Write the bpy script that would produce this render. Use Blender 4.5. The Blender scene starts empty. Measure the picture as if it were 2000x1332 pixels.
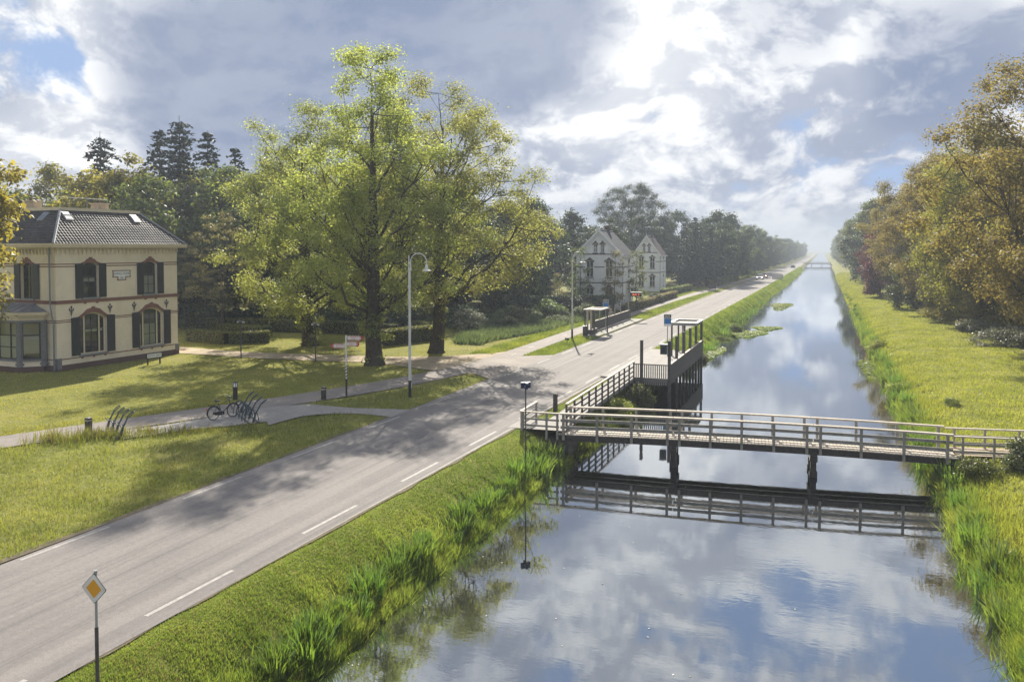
import bpy, bmesh, math, random
import numpy as np
from mathutils import Vector, Matrix

R = math.radians
scene = bpy.context.scene
COL = scene.collection

# ------------------------------------------------------------------ camera
cam_data = bpy.data.cameras.new("camera")
cam = bpy.data.objects.new("camera", cam_data)
COL.objects.link(cam)
cam.location = (0.0, 0.0, 8.5)
cam.rotation_euler = (R(88.0), 0.0, R(20.529))
cam_data.sensor_width = 36.0
cam_data.lens = 29.16
cam_data.shift_y = -0.0612
cam_data.clip_start = 0.1
cam_data.clip_end = 20000.0
scene.camera = cam

# ------------------------------------------------------------------ sun and sky
SUN_AZ = R(-19.1)            # from +Y (down the canal), negative = towards -X
SUN_EL = R(33.0)
SUN = Vector((math.sin(SUN_AZ) * math.cos(SUN_EL), math.cos(SUN_AZ) * math.cos(SUN_EL), math.sin(SUN_EL)))
sun_data = bpy.data.lights.new("sun", 'SUN')
sun_data.energy = 4.6
sun_data.angle = R(0.55)
sun_data.color = (1.0, 0.93, 0.80)
sun = bpy.data.objects.new("sun", sun_data)
COL.objects.link(sun)
sun.rotation_euler = SUN.to_track_quat('Z', 'Y').to_euler()

scene.view_settings.view_transform = 'Standard'
scene.view_settings.look = 'None'
scene.view_settings.exposure = 1.2
scene.view_settings.gamma = 1.0
scene.view_settings.use_curve_mapping = False
scene.cycles.use_denoising = True
scene.cycles.max_bounces = 6
scene.cycles.diffuse_bounces = 2
scene.cycles.glossy_bounces = 3
scene.cycles.transmission_bounces = 3
scene.cycles.transparent_max_bounces = 8
scene.cycles.volume_bounces = 0
scene.cycles.sample_clamp_indirect = 4.0
scene.cycles.caustics_reflective = False
scene.cycles.caustics_refractive = False


class NT:
    """small helper around a node tree"""
    def __init__(self, tree):
        self.t = tree
        tree.nodes.clear()

    def n(self, kind, **kw):
        nd = self.t.nodes.new(kind)
        for k, v in kw.items():
            setattr(nd, k, v)
        return nd

    def link(self, a, b):
        self.t.links.new(a, b)

    def put(self, sock, v):
        if hasattr(v, 'is_linked') or isinstance(v, bpy.types.NodeSocket):
            self.t.links.new(v, sock)
        else:
            sock.default_value = v

    def math(self, op, a, b=None, c=None, clamp=False):
        nd = self.n('ShaderNodeMath', operation=op, use_clamp=clamp)
        self.put(nd.inputs[0], a)
        if b is not None: self.put(nd.inputs[1], b)
        if c is not None: self.put(nd.inputs[2], c)
        return nd.outputs[0]

    def vmath(self, op, a, b=None):
        nd = self.n('ShaderNodeVectorMath', operation=op)
        self.put(nd.inputs[0], a)
        if b is not None: self.put(nd.inputs[1], b)
        return nd.outputs['Value'] if op in ('DOT_PRODUCT', 'LENGTH', 'DISTANCE') else nd.outputs[0]

    def noise(self, vec, scale, detail=4.0, rough=0.5, dist=0.0, color=False):
        nd = self.n('ShaderNodeTexNoise')
        if vec is not None: self.put(nd.inputs['Vector'], vec)
        nd.inputs['Scale'].default_value = scale
        nd.inputs['Detail'].default_value = detail
        nd.inputs['Roughness'].default_value = rough
        nd.inputs['Distortion'].default_value = dist
        return nd.outputs['Color'] if color else nd.outputs[0]

    def smooth(self, x, lo, hi, a=0.0, b=1.0):
        nd = self.n('ShaderNodeMapRange', interpolation_type='SMOOTHSTEP')
        self.put(nd.inputs[0], x)
        nd.inputs[1].default_value = lo; nd.inputs[2].default_value = hi
        nd.inputs[3].default_value = a; nd.inputs[4].default_value = b
        return nd.outputs[0]

    def mix(self, f, a, b, blend='MIX'):
        nd = self.n('ShaderNodeMix', data_type='RGBA', blend_type=blend)
        self.put(nd.inputs[0], f)
        self.put(nd.inputs[6], a); self.put(nd.inputs[7], b)
        return nd.outputs[2]


def c4(c):
    return (c[0], c[1], c[2], 1.0)


world = bpy.data.worlds.new("World")
scene.world = world
world.use_nodes = True
world.cycles.sampling_method = 'NONE'
w = NT(world.node_tree)
tc = w.n('ShaderNodeTexCoord').outputs['Generated']
sky = w.n('ShaderNodeTexSky', sky_type='NISHITA')
sky.sun_disc = False
sky.sun_elevation = SUN_EL
sky.sun_rotation = SUN_AZ
sky.air_density = 1.0
sky.dust_density = 0.3
skyc = w.vmath('SCALE', sky.outputs[0]); skyc.node.inputs['Scale'].default_value = 0.06
skyc = w.vmath('MINIMUM', skyc, (0.165, 0.23, 0.355))
# clouds: noise over the direction, a little flattened, warped
stretch = w.vmath('MULTIPLY', tc, (1.0, 1.0, 1.55))
warp = w.noise(stretch, 3.2, 4.0, 0.55, color=True)
warpv = w.vmath('MULTIPLY_ADD', warp, (0.16, 0.16, 0.16)); warpv.node.inputs[2].default_value = (-0.08, -0.08, -0.08)
pos = w.vmath('ADD', stretch, warpv)
towards = w.vmath('ADD', pos, tuple(Vector((SUN.x * 0.3, SUN.y * 0.3, SUN.z * 1.55)) * 0.034))


def cloud_density(p):
    a = w.noise(w.vmath('ADD', p, (3.1, 7.7, 1.3)), 2.9, 12.0, 0.60)
    b = w.noise(w.vmath('ADD', p, (11.0, 2.0, 5.0)), 8.0, 9.0, 0.62)
    return w.math('ADD', w.math('MULTIPLY', a, 0.66), w.math('MULTIPLY', b, 0.34))


def blob(d, inner, outer):
    """1 inside an angular distance of a direction, 0 outside; the edge frays with the cloud noise"""
    v = Vector(d).normalized()
    off = w.vmath('SCALE', warpv); off.node.inputs['Scale'].default_value = 0.9
    dot = w.vmath('DOT_PRODUCT', w.vmath('NORMALIZE', w.vmath('ADD', tc, off)), tuple(v))
    return w.smooth(dot, math.cos(R(outer)), math.cos(R(inner)))


def sky_dir(az, el):
    """az in degrees from the sun's bearing, positive to the right"""
    a = SUN_AZ + R(az)
    return (math.sin(a) * math.cos(R(el)), math.cos(a) * math.cos(R(el)), math.sin(R(el)))


def total(*xs):
    r = xs[0]
    for x in xs[1:]:
        r = w.math('ADD', r, x)
    return r


dens = cloud_density(pos)
dens_s = cloud_density(towards)
gap = total(blob(sky_dir(-34, 14), 4, 9), w.math('MULTIPLY', blob(sky_dir(-30, 10), 1, 4), 0.8), w.math('MULTIPLY', blob(sky_dir(17, 10.0), 1, 5), 0.15), w.math('MULTIPLY', blob(sky_dir(19, 27), 2, 9), 0.58), w.math('MULTIPLY', blob(sky_dir(12, 24), 1, 5), 0.7), w.math('MULTIPLY', blob(sky_dir(28, 24), 1, 6), 0.6), blob(sky_dir(-60, 30), 8, 30), blob(sky_dir(70, 40), 8, 30), blob(sky_dir(170, 35), 8, 30))
puff = total(blob(sky_dir(-27.5, 14.5), 2, 5), blob(sky_dir(-30, 6.5), 2, 5.5))
bank = total(blob(sky_dir(-20, 11.5), 4, 10), blob(sky_dir(-10, 13), 6, 12), blob(sky_dir(-1, 15.5), 3, 8), w.math('MULTIPLY', blob(sky_dir(26, 11.5), 1, 6), 0.7), w.math('MULTIPLY', blob(sky_dir(17, 15), 1, 5), 0.5))
bank = w.math('MINIMUM', bank, 1.0)
cover_in = total(w.math('MULTIPLY', gap, -0.13), dens, w.math('MULTIPLY', bank, 0.13), w.math('MULTIPLY', puff, 0.10))
cover = w.smooth(cover_in, 0.395, 0.47)
thick = w.smooth(cover_in, 0.44, 0.66)
rim = w.smooth(w.math('SUBTRACT', dens, dens_s), -0.042, 0.052)
glow = total(blob(sky_dir(6, 12), 1, 9), blob(sky_dir(17, 19), 1, 9))
base_shade = w.smooth(w.noise(pos, 2.0, 5.0, 0.5), 0.35, 0.68)
lite = total(0.12, w.math('MULTIPLY', rim, 0.58), w.math('MULTIPLY', base_shade, 0.34), w.math('MULTIPLY', glow, 0.13), w.math('MULTIPLY', puff, 0.25))
lite = w.math('SUBTRACT', lite, w.math('MULTIPLY', thick, 0.06), clamp=True)
dull = total(0.0, w.math('MULTIPLY', base_shade, 0.12), w.math('MULTIPLY', rim, 0.08))
lite = w.math('ADD', w.math('MULTIPLY', lite, w.math('SUBTRACT', 1.0, bank)), w.math('MULTIPLY', dull, bank))
cloud_c = w.mix(lite, (0.105, 0.135, 0.205, 1), (0.54, 0.54, 0.535, 1))
sky_all = w.mix(cover, skyc, cloud_c)
# pale air low over the horizon
low = w.smooth(w.n('ShaderNodeSeparateXYZ').outputs[2], 0.0, 0.07)
low.node.inputs[0].links[0].from_node  # keep reference
sep = low.node.inputs[0].links[0].from_node
w.link(tc, sep.inputs[0])
sky_all = w.mix(w.math('MULTIPLY', w.math('SUBTRACT', 1.0, low), 0.75), sky_all, (0.24, 0.265, 0.30, 1))
bg = w.n('ShaderNodeBackground')
w.link(sky_all, bg.inputs[0])
bg.inputs[1].default_value = 1.0
wo = w.n('ShaderNodeOutputWorld')
w.link(bg.outputs[0], wo.inputs[0])

# ------------------------------------------------------------------ helpers
MATS = {}


def new_mat(name):
    m = bpy.data.materials.new(name)
    m.use_nodes = True
    MATS[name] = m
    return m, NT(m.node_tree)


def pm(name, c1, c2=None, scale=4.0, rough=0.7, bump=0.0, bscale=30.0, metal=0.0, spec=0.4, detail=5.0, c3=None, fine=0.0, fscale=120.0):
    """Principled material whose colour wanders between c1 and c2 (and specks of c3)"""
    m, t = new_mat(name)
    co = t.n('ShaderNodeTexCoord').outputs['Object']
    pr = t.n('ShaderNodeBsdfPrincipled')
    if c2 is None:
        c2 = tuple(v * 0.8 for v in c1)
    f = t.smooth(t.noise(co, scale, detail, 0.6), 0.3, 0.7)
    col = t.mix(f, c4(c1), c4(c2))
    if c3 is not None:
        col = t.mix(t.smooth(t.noise(co, scale * 0.37, 6.0, 0.65), 0.52, 0.70), col, c4(c3))
    if fine:
        col = t.mix(fine, col, t.mix(t.noise(co, fscale, 2.0, 0.5), (0, 0, 0, 1), (1, 1, 1, 1)), 'OVERLAY')
    t.link(col, pr.inputs['Base Color'])
    pr.inputs['Roughness'].default_value = rough
    pr.inputs['Metallic'].default_value = metal
    pr.inputs['Specular IOR Level'].default_value = spec
    if bump:
        b = t.n('ShaderNodeBump')
        b.inputs['Strength'].default_value = bump
        b.inputs['Distance'].default_value = 0.02
        t.link(t.noise(co, bscale, 4.0, 0.6), b.inputs['Height'])
        t.link(b.outputs[0], pr.inputs['Normal'])
    o = t.n('ShaderNodeOutputMaterial')
    t.link(pr.outputs[0], o.inputs[0])
    return m


def leafmat(name, dark, mid, light, transl, tfac=0.5, gloss=0.04):
    """leaf: colour differs from leaf to leaf, light shines through"""
    m, t = new_mat(name)
    geo = t.n('ShaderNodeNewGeometry')
    oi = t.n('ShaderNodeObjectInfo')
    ramp = t.n('ShaderNodeValToRGB')
    e = ramp.color_ramp.elements
    e[0].position = 0.0; e[0].color = c4(dark)
    e[1].position = 1.0; e[1].color = c4(light)
    x = e.new(0.5); x.color = c4(mid)
    co = t.n('ShaderNodeTexCoord').outputs['Object']
    big = t.noise(co, 0.35, 2.0, 0.5)
    f = t.math('ADD', t.math('MULTIPLY', geo.outputs['Random Per Island'], 0.5), t.math('MULTIPLY', t.smooth(big, 0.32, 0.68), 0.5))
    t.link(f, ramp.inputs[0])
    hsv = t.n('ShaderNodeHueSaturation')
    t.link(ramp.outputs[0], hsv.inputs['Color'])
    t.link(t.math('MULTIPLY_ADD', oi.outputs['Random'], 0.035, 0.4825), hsv.inputs['Hue'])
    t.link(t.math('MULTIPLY_ADD', oi.outputs['Random'], 0.35, 0.82), hsv.inputs['Value'])
    d = t.n('ShaderNodeBsdfDiffuse'); t.link(hsv.outputs[0], d.inputs[0])
    tr = t.n('ShaderNodeBsdfTranslucent')
    t.link(t.mix(1.0, hsv.outputs[0], c4(transl), 'MULTIPLY'), tr.inputs[0])
    mx = t.n('ShaderNodeMixShader'); mx.inputs[0].default_value = tfac
    t.link(d.outputs[0], mx.inputs[1]); t.link(tr.outputs[0], mx.inputs[2])
    g = t.n('ShaderNodeBsdfGlossy'); g.inputs['Roughness'].default_value = 0.45
    mx2 = t.n('ShaderNodeMixShader'); mx2.inputs[0].default_value = gloss
    t.link(mx.outputs[0], mx2.inputs[1]); t.link(g.outputs[0], mx2.inputs[2])
    o = t.n('ShaderNodeOutputMaterial'); t.link(mx2.outputs[0], o.inputs[0])
    return m


def tag(o, label=None, cat=None, group=None, kind=None):
    if label: o['label'] = label
    if cat: o['category'] = cat
    if group: o['group'] = group
    if kind: o['kind'] = kind
    return o


def thing(name, label, cat, loc=(0, 0, 0), rotz=0.0, group=None):
    o = bpy.data.objects.new(name, None)
    o.empty_display_size = 0.2
    COL.objects.link(o)
    o.location = loc
    o.rotation_euler = (0, 0, rotz)
    return tag(o, label, cat, group)


def link_mesh(name, me, mat=None, parent=None):
    o = bpy.data.objects.new(name, me)
    COL.objects.link(o)
    if mat is not None and not me.materials:
        me.materials.append(MATS[mat] if isinstance(mat, str) else mat)
    if parent is not None:
        o.parent = parent
    return o


def dup(root, loc=None, rotz=None, scale=None, label=None, group=None, mats=None):
    """copy of a thing with its parts and sub-parts, sharing mesh data; mats = {part name: material}"""
    r = root.copy(); COL.objects.link(r)
    if loc is not None: r.location = loc
    if rotz is not None: r.rotation_euler = (0, 0, rotz)
    if scale is not None: r.scale = scale
    if label: r['label'] = label
    if group: r['group'] = group

    def paint(o, base):
        if mats and base in mats and o.data:
            o.material_slots[0].link = 'OBJECT'
            o.material_slots[0].material = MATS[mats[base]]
    for ch in list(root.children):
        c = ch.copy(); COL.objects.link(c); c.parent = r
        paint(c, ch.name.split('.')[0])
        for g in list(ch.children):
            d = g.copy(); COL.objects.link(d); d.parent = c
            paint(d, g.name.split('.')[0])
    return r


class B:
    """collects geometry, then builds ONE mesh object"""
    def __init__(self):
        self.v = []; self.f = []

    def add(self, vs, fs):
        o = len(self.v)
        self.v += [tuple(p) for p in vs]
        self.f += [tuple(i + o for i in q) for q in fs]
        return self

    def box(self, x0, x1, y0, y1, z0, z1):
        return self.add([(x0, y0, z0), (x1, y0, z0), (x1, y1, z0), (x0, y1, z0), (x0, y0, z1), (x1, y0, z1), (x1, y1, z1), (x0, y1, z1)],
                        [(0, 3, 2, 1), (4, 5, 6, 7), (0, 1, 5, 4), (1, 2, 6, 5), (2, 3, 7, 6), (3, 0, 4, 7)])

    def bar(self, p, q, w, h, up=(0, 0, 1)):
        """square bar from p to q, w wide, h high"""
        p = Vector(p); q = Vector(q); d = (q - p).normalized()
        u = Vector(up)
        s = d.cross(u)
        if s.length < 1e-4:
            s = d.cross(Vector((1, 0, 0)))
        s.normalize(); u = s.cross(d).normalized()
        s *= w / 2; u *= h / 2
        vs = [p - s - u, p + s - u, p + s + u, p - s + u, q - s - u, q + s - u, q + s + u, q - s + u]
        return self.add(vs, [(0, 1, 2, 3), (7, 6, 5, 4), (0, 4, 5, 1), (1, 5, 6, 2), (2, 6, 7, 3), (3, 7, 4, 0)])

    def tube(self, pts, rad, n=8, cap=True):
        pts = [Vector(p) for p in pts]
        if not hasattr(rad, '__len__'):
            rad = [rad] * len(pts)
        o = len(self.v)
        prev = None
        for i, p in enumerate(pts):
            a = pts[max(i - 1, 0)]; b = pts[min(i + 1, len(pts) - 1)]
            d = (b - a).normalized()
            if prev is None:
                s = d.cross(Vector((0, 0, 1)))
                if s.length < 1e-3: s = d.cross(Vector((1, 0, 0)))
            else:
                s = prev - d * prev.dot(d)
                if s.length < 1e-3: s = d.cross(Vector((1, 0, 0)))
            s.normalize(); prev = s
            u = d.cross(s)
            for k in range(n):
                t = 2 * math.pi * k / n
                self.v.append(tuple(p + (s * math.cos(t) + u * math.sin(t)) * rad[i]))
        for i in range(len(pts) - 1):
            for k in range(n):
                k2 = (k + 1) % n
                self.f.append((o + i * n + k, o + i * n + k2, o + (i + 1) * n + k2, o + (i + 1) * n + k))
        if cap:
            self.f.append(tuple(o + k for k in range(n))[::-1])
            self.f.append(tuple(o + (len(pts) - 1) * n + k for k in range(n)))
        return self

    def lathe(self, prof, n=16, c=(0, 0, 0)):
        """prof = [(r, z)...] turned round the vertical axis"""
        o = len(self.v)
        for r, z in prof:
            for k in range(n):
                t = 2 * math.pi * k / n
                self.v.append((c[0] + r * math.cos(t), c[1] + r * math.sin(t), c[2] + z))
        for i in range(len(prof) - 1):
            for k in range(n):
                k2 = (k + 1) % n
                self.f.append((o + i * n + k, o + i * n + k2, o + (i + 1) * n + k2, o + (i + 1) * n + k))
        self.f.append(tuple(o + k for k in range(n))[::-1])
        self.f.append(tuple(o + (len(prof) - 1) * n + k for k in range(n)))
        return self

    def prism(self, poly, d, org, ux, uy):
        """flat polygon (a, b) in the plane org + a*ux + b*uy, thickness d along ux x uy"""
        org = Vector(org); ux = Vector(ux); uy = Vector(uy); n = ux.cross(uy).normalized() * d
        m = len(poly)
        fr = [org + ux * a + uy * b + n for a, b in poly]
        bk = [org + ux * a + uy * b for a, b in poly]
        fs = [tuple(range(m)), tuple(range(2 * m - 1, m - 1, -1))]
        for i in range(m):
            j = (i + 1) % m
            fs.append((i, i + m, j + m, j))
        return self.add(fr + bk, fs)

    def mesh(self, name, smooth=False, bevel=0.0):
        me = bpy.data.meshes.new(name)
        me.from_pydata(self.v, [], self.f)
        if bevel:
            bm = bmesh.new(); bm.from_mesh(me)
            bmesh.ops.bevel(bm, geom=list(bm.edges), offset=bevel, segments=1, affect='EDGES', profile=0.5)
            bm.to_mesh(me); bm.free()
        if smooth:
            me.polygons.foreach_set('use_smooth', [True] * len(me.polygons))
            try:
                me.set_sharp_from_angle(angle=R(40))
            except Exception:
                pass
        me.update()
        return me

    def build(self, name, mat, parent=None, smooth=False, bevel=0.0):
        return link_mesh(name, self.mesh(name, smooth, bevel), mat, parent)


def np_mesh(name, verts, k):
    """mesh of N separate k-gons from an (N*k, 3) array"""
    n = len(verts) // k
    me = bpy.data.meshes.new(name)
    me.vertices.add(n * k)
    me.vertices.foreach_set('co', np.ascontiguousarray(verts, dtype=np.float32).ravel())
    me.loops.add(n * k)
    me.loops.foreach_set('vertex_index', np.arange(n * k, dtype=np.int32))
    me.polygons.add(n)
    me.polygons.foreach_set('loop_start', np.arange(0, n * k, k, dtype=np.int32))
    me.update(calc_edges=True)
    return me


def bumpy(x, y, s=1.0, seed=0):
    """cheap smooth noise, about -1..1"""
    x = np.asarray(x) * s; y = np.asarray(y) * s
    return (np.sin(x * 1.7 + 1.3 * seed + 1.1 * np.sin(y * 1.3 + seed)) + np.sin(y * 2.1 + 0.7 * seed + 1.3 * np.sin(x * 0.9)) +
            np.sin((x + y) * 3.3 + seed * 2.1) * 0.6 + np.sin((x * 0.8 - y) * 4.7 + seed) * 0.4) / 3.0


def inside(px, py, poly):
    px = np.asarray(px); py = np.asarray(py)
    r = np.zeros(px.shape, bool)
    n = len(poly)
    for i in range(n):
        x0, y0 = poly[i]; x1, y1 = poly[(i + 1) % n]
        if y0 == y1: continue
        c = ((py >= y0) != (py >= y1)) & (px < (x1 - x0) * (py - y0) / (y1 - y0) + x0)
        r ^= c
    return r


# ------------------------------------------------------------------ materials
m, t = new_mat('asphalt')
co = t.n('ShaderNodeTexCoord').outputs['Object']
pr = t.n('ShaderNodeBsdfPrincipled')
a = t.mix(t.smooth(t.noise(co, 0.35, 5, 0.6), 0.3, 0.7), c4((0.210, 0.193, 0.184)), c4((0.172, 0.160, 0.155)))
tracks = t.noise(t.vmath('MULTIPLY', co, (1.5, 0.012, 1.0)), 1.0, 4, 0.6)
a = t.mix(t.smooth(tracks, 0.35, 0.68), a, c4((0.245, 0.224, 0.212)))
a = t.mix(t.math('MULTIPLY', t.smooth(t.noise(t.vmath('MULTIPLY', co, (2.6, 0.03, 1.0)), 1.3, 5, 0.65), 0.52, 0.72), 0.75), a, c4((0.128, 0.120, 0.118)))
a = t.mix(t.smooth(t.noise(co, 1.7, 7, 0.75), 0.62, 0.78), a, c4((0.155, 0.142, 0.135)))
a = t.mix(0.35, a, t.mix(t.noise(co, 7.0, 6, 0.8), (0, 0, 0, 1), (1, 1, 1, 1)), 'OVERLAY')
a = t.mix(0.5, a, t.mix(t.noise(co, 45.0, 4, 0.75), (0, 0, 0, 1), (1, 1, 1, 1)), 'OVERLAY')
cr = t.n('ShaderNodeTexVoronoi'); cr.feature = 'DISTANCE_TO_EDGE'; cr.inputs['Scale'].default_value = 0.28
t.link(t.vmath('ADD', co, t.noise(co, 1.2, 4, 0.6, color=True)), cr.inputs['Vector'])
a = t.mix(t.math('MULTIPLY', t.smooth(cr.outputs['Distance'], 0.004, 0.0), 0.25), a, c4((0.07, 0.065, 0.062)))
t.link(a, pr.inputs['Base Color'])
pr.inputs['Roughness'].default_value = 0.85
pr.inputs['Specular IOR Level'].default_value = 0.12
b = t.n('ShaderNodeBump'); b.inputs['Strength'].default_value = 0.5; b.inputs['Distance'].default_value = 0.02
t.link(t.noise(co, 160.0, 3, 0.6), b.inputs['Height']); t.link(b.outputs[0], pr.inputs['Normal'])
o = t.n('ShaderNodeOutputMaterial'); t.link(pr.outputs[0], o.inputs[0])
pm('soil', (0.17, 0.14, 0.10), (0.12, 0.10, 0.07), 3.0, 0.95, 0.6, 40.0, spec=0.1, c3=(0.22, 0.19, 0.15), fine=0.5, fscale=40.0)
pm('path_asphalt', (0.27, 0.235, 0.212), (0.215, 0.192, 0.18), 0.8, 0.85, 0.4, 160.0, spec=0.12, c3=(0.30, 0.262, 0.235), fine=0.45, fscale=40.0)
pm('paving', (0.30, 0.28, 0.26), (0.245, 0.23, 0.22), 1.5, 0.85, 0.4, 60.0, spec=0.2, fine=0.3)
pm('gravel', (0.46, 0.38, 0.29), (0.36, 0.29, 0.21), 1.2, 0.95, 0.8, 90.0, spec=0.1, c3=(0.22, 0.19, 0.10), fine=0.5, fscale=60.0)
pm('concrete', (0.36, 0.34, 0.31), (0.26, 0.25, 0.23), 2.0, 0.9, 0.4, 60.0, spec=0.2, fine=0.3)
pm('road_paint', (0.38, 0.36, 0.335), (0.29, 0.275, 0.262), 5.0, 0.75, 0.1, 80.0, spec=0.15, c3=(0.215, 0.202, 0.195), fine=0.6, fscale=20.0)
pm('white_paint', (0.74, 0.73, 0.70), (0.62, 0.61, 0.58), 3.0, 0.45)
pm('wood_grey', (0.36, 0.335, 0.30), (0.24, 0.225, 0.20), 5.0, 0.8, 0.5, 40.0, spec=0.2, c3=(0.20, 0.205, 0.165), fine=0.35, fscale=25.0)
pm('wood_pale', (0.58, 0.505, 0.415), (0.44, 0.385, 0.315), 4.0, 0.75, 0.5, 40.0, spec=0.25, c3=(0.34, 0.31, 0.255), fine=0.35, fscale=25.0)
pm('wood_dark', (0.045, 0.038, 0.034), (0.075, 0.065, 0.058), 7.0, 0.7, 0.4, 50.0, spec=0.3)
pm('post_grey', (0.115, 0.105, 0.10), (0.075, 0.07, 0.067), 7.0, 0.75, 0.3, 50.0, spec=0.25)
pm('bark', (0.085, 0.07, 0.052), (0.045, 0.037, 0.028), 3.5, 0.95, 1.0, 14.0, spec=0.1, c3=(0.075, 0.085, 0.035))
pm('bark_far', (0.06, 0.052, 0.042), (0.04, 0.034, 0.028), 2.0, 0.95, spec=0.1)
pm('steel', (0.42, 0.43, 0.43), (0.34, 0.35, 0.35), 3.0, 0.4, metal=0.6)
pm('lamp_paint', (0.66, 0.66, 0.63), (0.56, 0.56, 0.53), 3.0, 0.4)
pm('black_metal', (0.02, 0.02, 0.022), (0.03, 0.03, 0.032), 3.0, 0.45)
pm('blue_metal', (0.035, 0.06, 0.075), (0.05, 0.075, 0.09), 5.0, 0.45)
pm('sign_blue', (0.015, 0.16, 0.42), (0.012, 0.14, 0.38), 3.0, 0.35)
pm('navy', (0.02, 0.035, 0.10), (0.015, 0.03, 0.085), 3.0, 0.35)
pm('sign_yellow', (0.70, 0.33, 0.01), (0.66, 0.31, 0.01), 3.0, 0.35)
pm('sign_red', (0.50, 0.025, 0.02), (0.45, 0.02, 0.02), 3.0, 0.4)
pm('sign_dark', (0.05, 0.055, 0.06), (0.04, 0.045, 0.05), 3.0, 0.5)
pm('rubber', (0.015, 0.015, 0.015), (0.02, 0.02, 0.02), 3.0, 0.7)

leafmat('lime_leaf', (0.155, 0.172, 0.052), (0.285, 0.302, 0.09), (0.43, 0.437, 0.145), (1.42, 1.45, 0.85), 0.6)
leafmat('lime_hazed', (0.165, 0.182, 0.062), (0.295, 0.312, 0.102), (0.43, 0.437, 0.155), (1.38, 1.42, 0.88), 0.6)  # greyer copy of the lime leaf, distance haze put into its colour
leafmat('oak_leaf', (0.15, 0.13, 0.048), (0.245, 0.21, 0.066), (0.34, 0.295, 0.095), (1.35, 1.3, 0.8), 0.52, 0.02)
leafmat('oak_green', (0.15, 0.15, 0.038), (0.25, 0.245, 0.052), (0.34, 0.32, 0.075), (1.35, 1.35, 0.75), 0.52, 0.02)
leafmat('wood_leaf', (0.072, 0.098, 0.034), (0.122, 0.152, 0.048), (0.19, 0.21, 0.066), (1.35, 1.4, 0.72), 0.46)
leafmat('gold_leaf', (0.18, 0.165, 0.038), (0.285, 0.255, 0.055), (0.38, 0.335, 0.08), (1.4, 1.35, 0.75), 0.52)
leafmat('dark_leaf', (0.028, 0.043, 0.022), (0.048, 0.068, 0.03), (0.078, 0.098, 0.04), (1.25, 1.35, 0.75), 0.36)
leafmat('brown_leaf', (0.12, 0.10, 0.045), (0.19, 0.16, 0.065), (0.26, 0.225, 0.085), (1.2, 1.15, 0.8), 0.45)
leafmat('purple_leaf', (0.06, 0.018, 0.020), (0.10, 0.028, 0.030), (0.15, 0.04, 0.038), (1.5, 0.9, 0.9), 0.42)
leafmat('needle', (0.014, 0.024, 0.016), (0.024, 0.036, 0.022), (0.04, 0.052, 0.03), (1.0, 1.2, 0.8), 0.2)
leafmat('hedge_leaf', (0.08, 0.10, 0.028), (0.13, 0.155, 0.04), (0.21, 0.22, 0.06), (1.35, 1.35, 0.75), 0.4)
leafmat('silver_leaf', (0.12, 0.125, 0.08), (0.20, 0.20, 0.14), (0.28, 0.275, 0.20), (1.0, 1.05, 0.8), 0.3)
leafmat('herb_leaf', (0.085, 0.11, 0.05), (0.14, 0.165, 0.075), (0.20, 0.22, 0.10), (1.2, 1.25, 0.8), 0.35)
leafmat('grass_blade', (0.11, 0.128, 0.034), (0.195, 0.205, 0.052), (0.32, 0.29, 0.095), (1.4, 1.48, 0.7), 0.5)
leafmat('lawn_blade', (0.20, 0.19, 0.042), (0.31, 0.285, 0.06), (0.42, 0.37, 0.10), (1.4, 1.4, 0.7), 0.45)
leafmat('bank_blade', (0.09, 0.13, 0.03), (0.17, 0.212, 0.05), (0.30, 0.315, 0.09), (1.4, 1.5, 0.7), 0.5)
leafmat('tow_blade', (0.165, 0.195, 0.042), (0.275, 0.295, 0.065), (0.40, 0.395, 0.12), (1.4, 1.48, 0.7), 0.5)
leafmat('iris_leaf', (0.06, 0.105, 0.022), (0.12, 0.185, 0.04), (0.24, 0.31, 0.075), (1.45, 1.5, 0.65), 0.5, 0.10)
leafmat('dry_blade', (0.16, 0.12, 0.05), (0.22, 0.16, 0.07), (0.28, 0.21, 0.10), (1.2, 1.1, 0.8), 0.4)

# ------------------------------------------------------------------ ground, road, paths, water
RY = [-200, 0, 16, 25, 40, 55, 75, 115, 200, 400, 800, 1500, 4000]
RX = [-17.9, -17.75, -17.52, -17.32, -17.05, -16.9, -16.72, -16.4, -15.4, -14.0, -13.2, -12.8, -12.5]


def xc(y):
    return np.interp(y, RY, RX)


ROAD_L, ROAD_R = 3.28, 3.34


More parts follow.
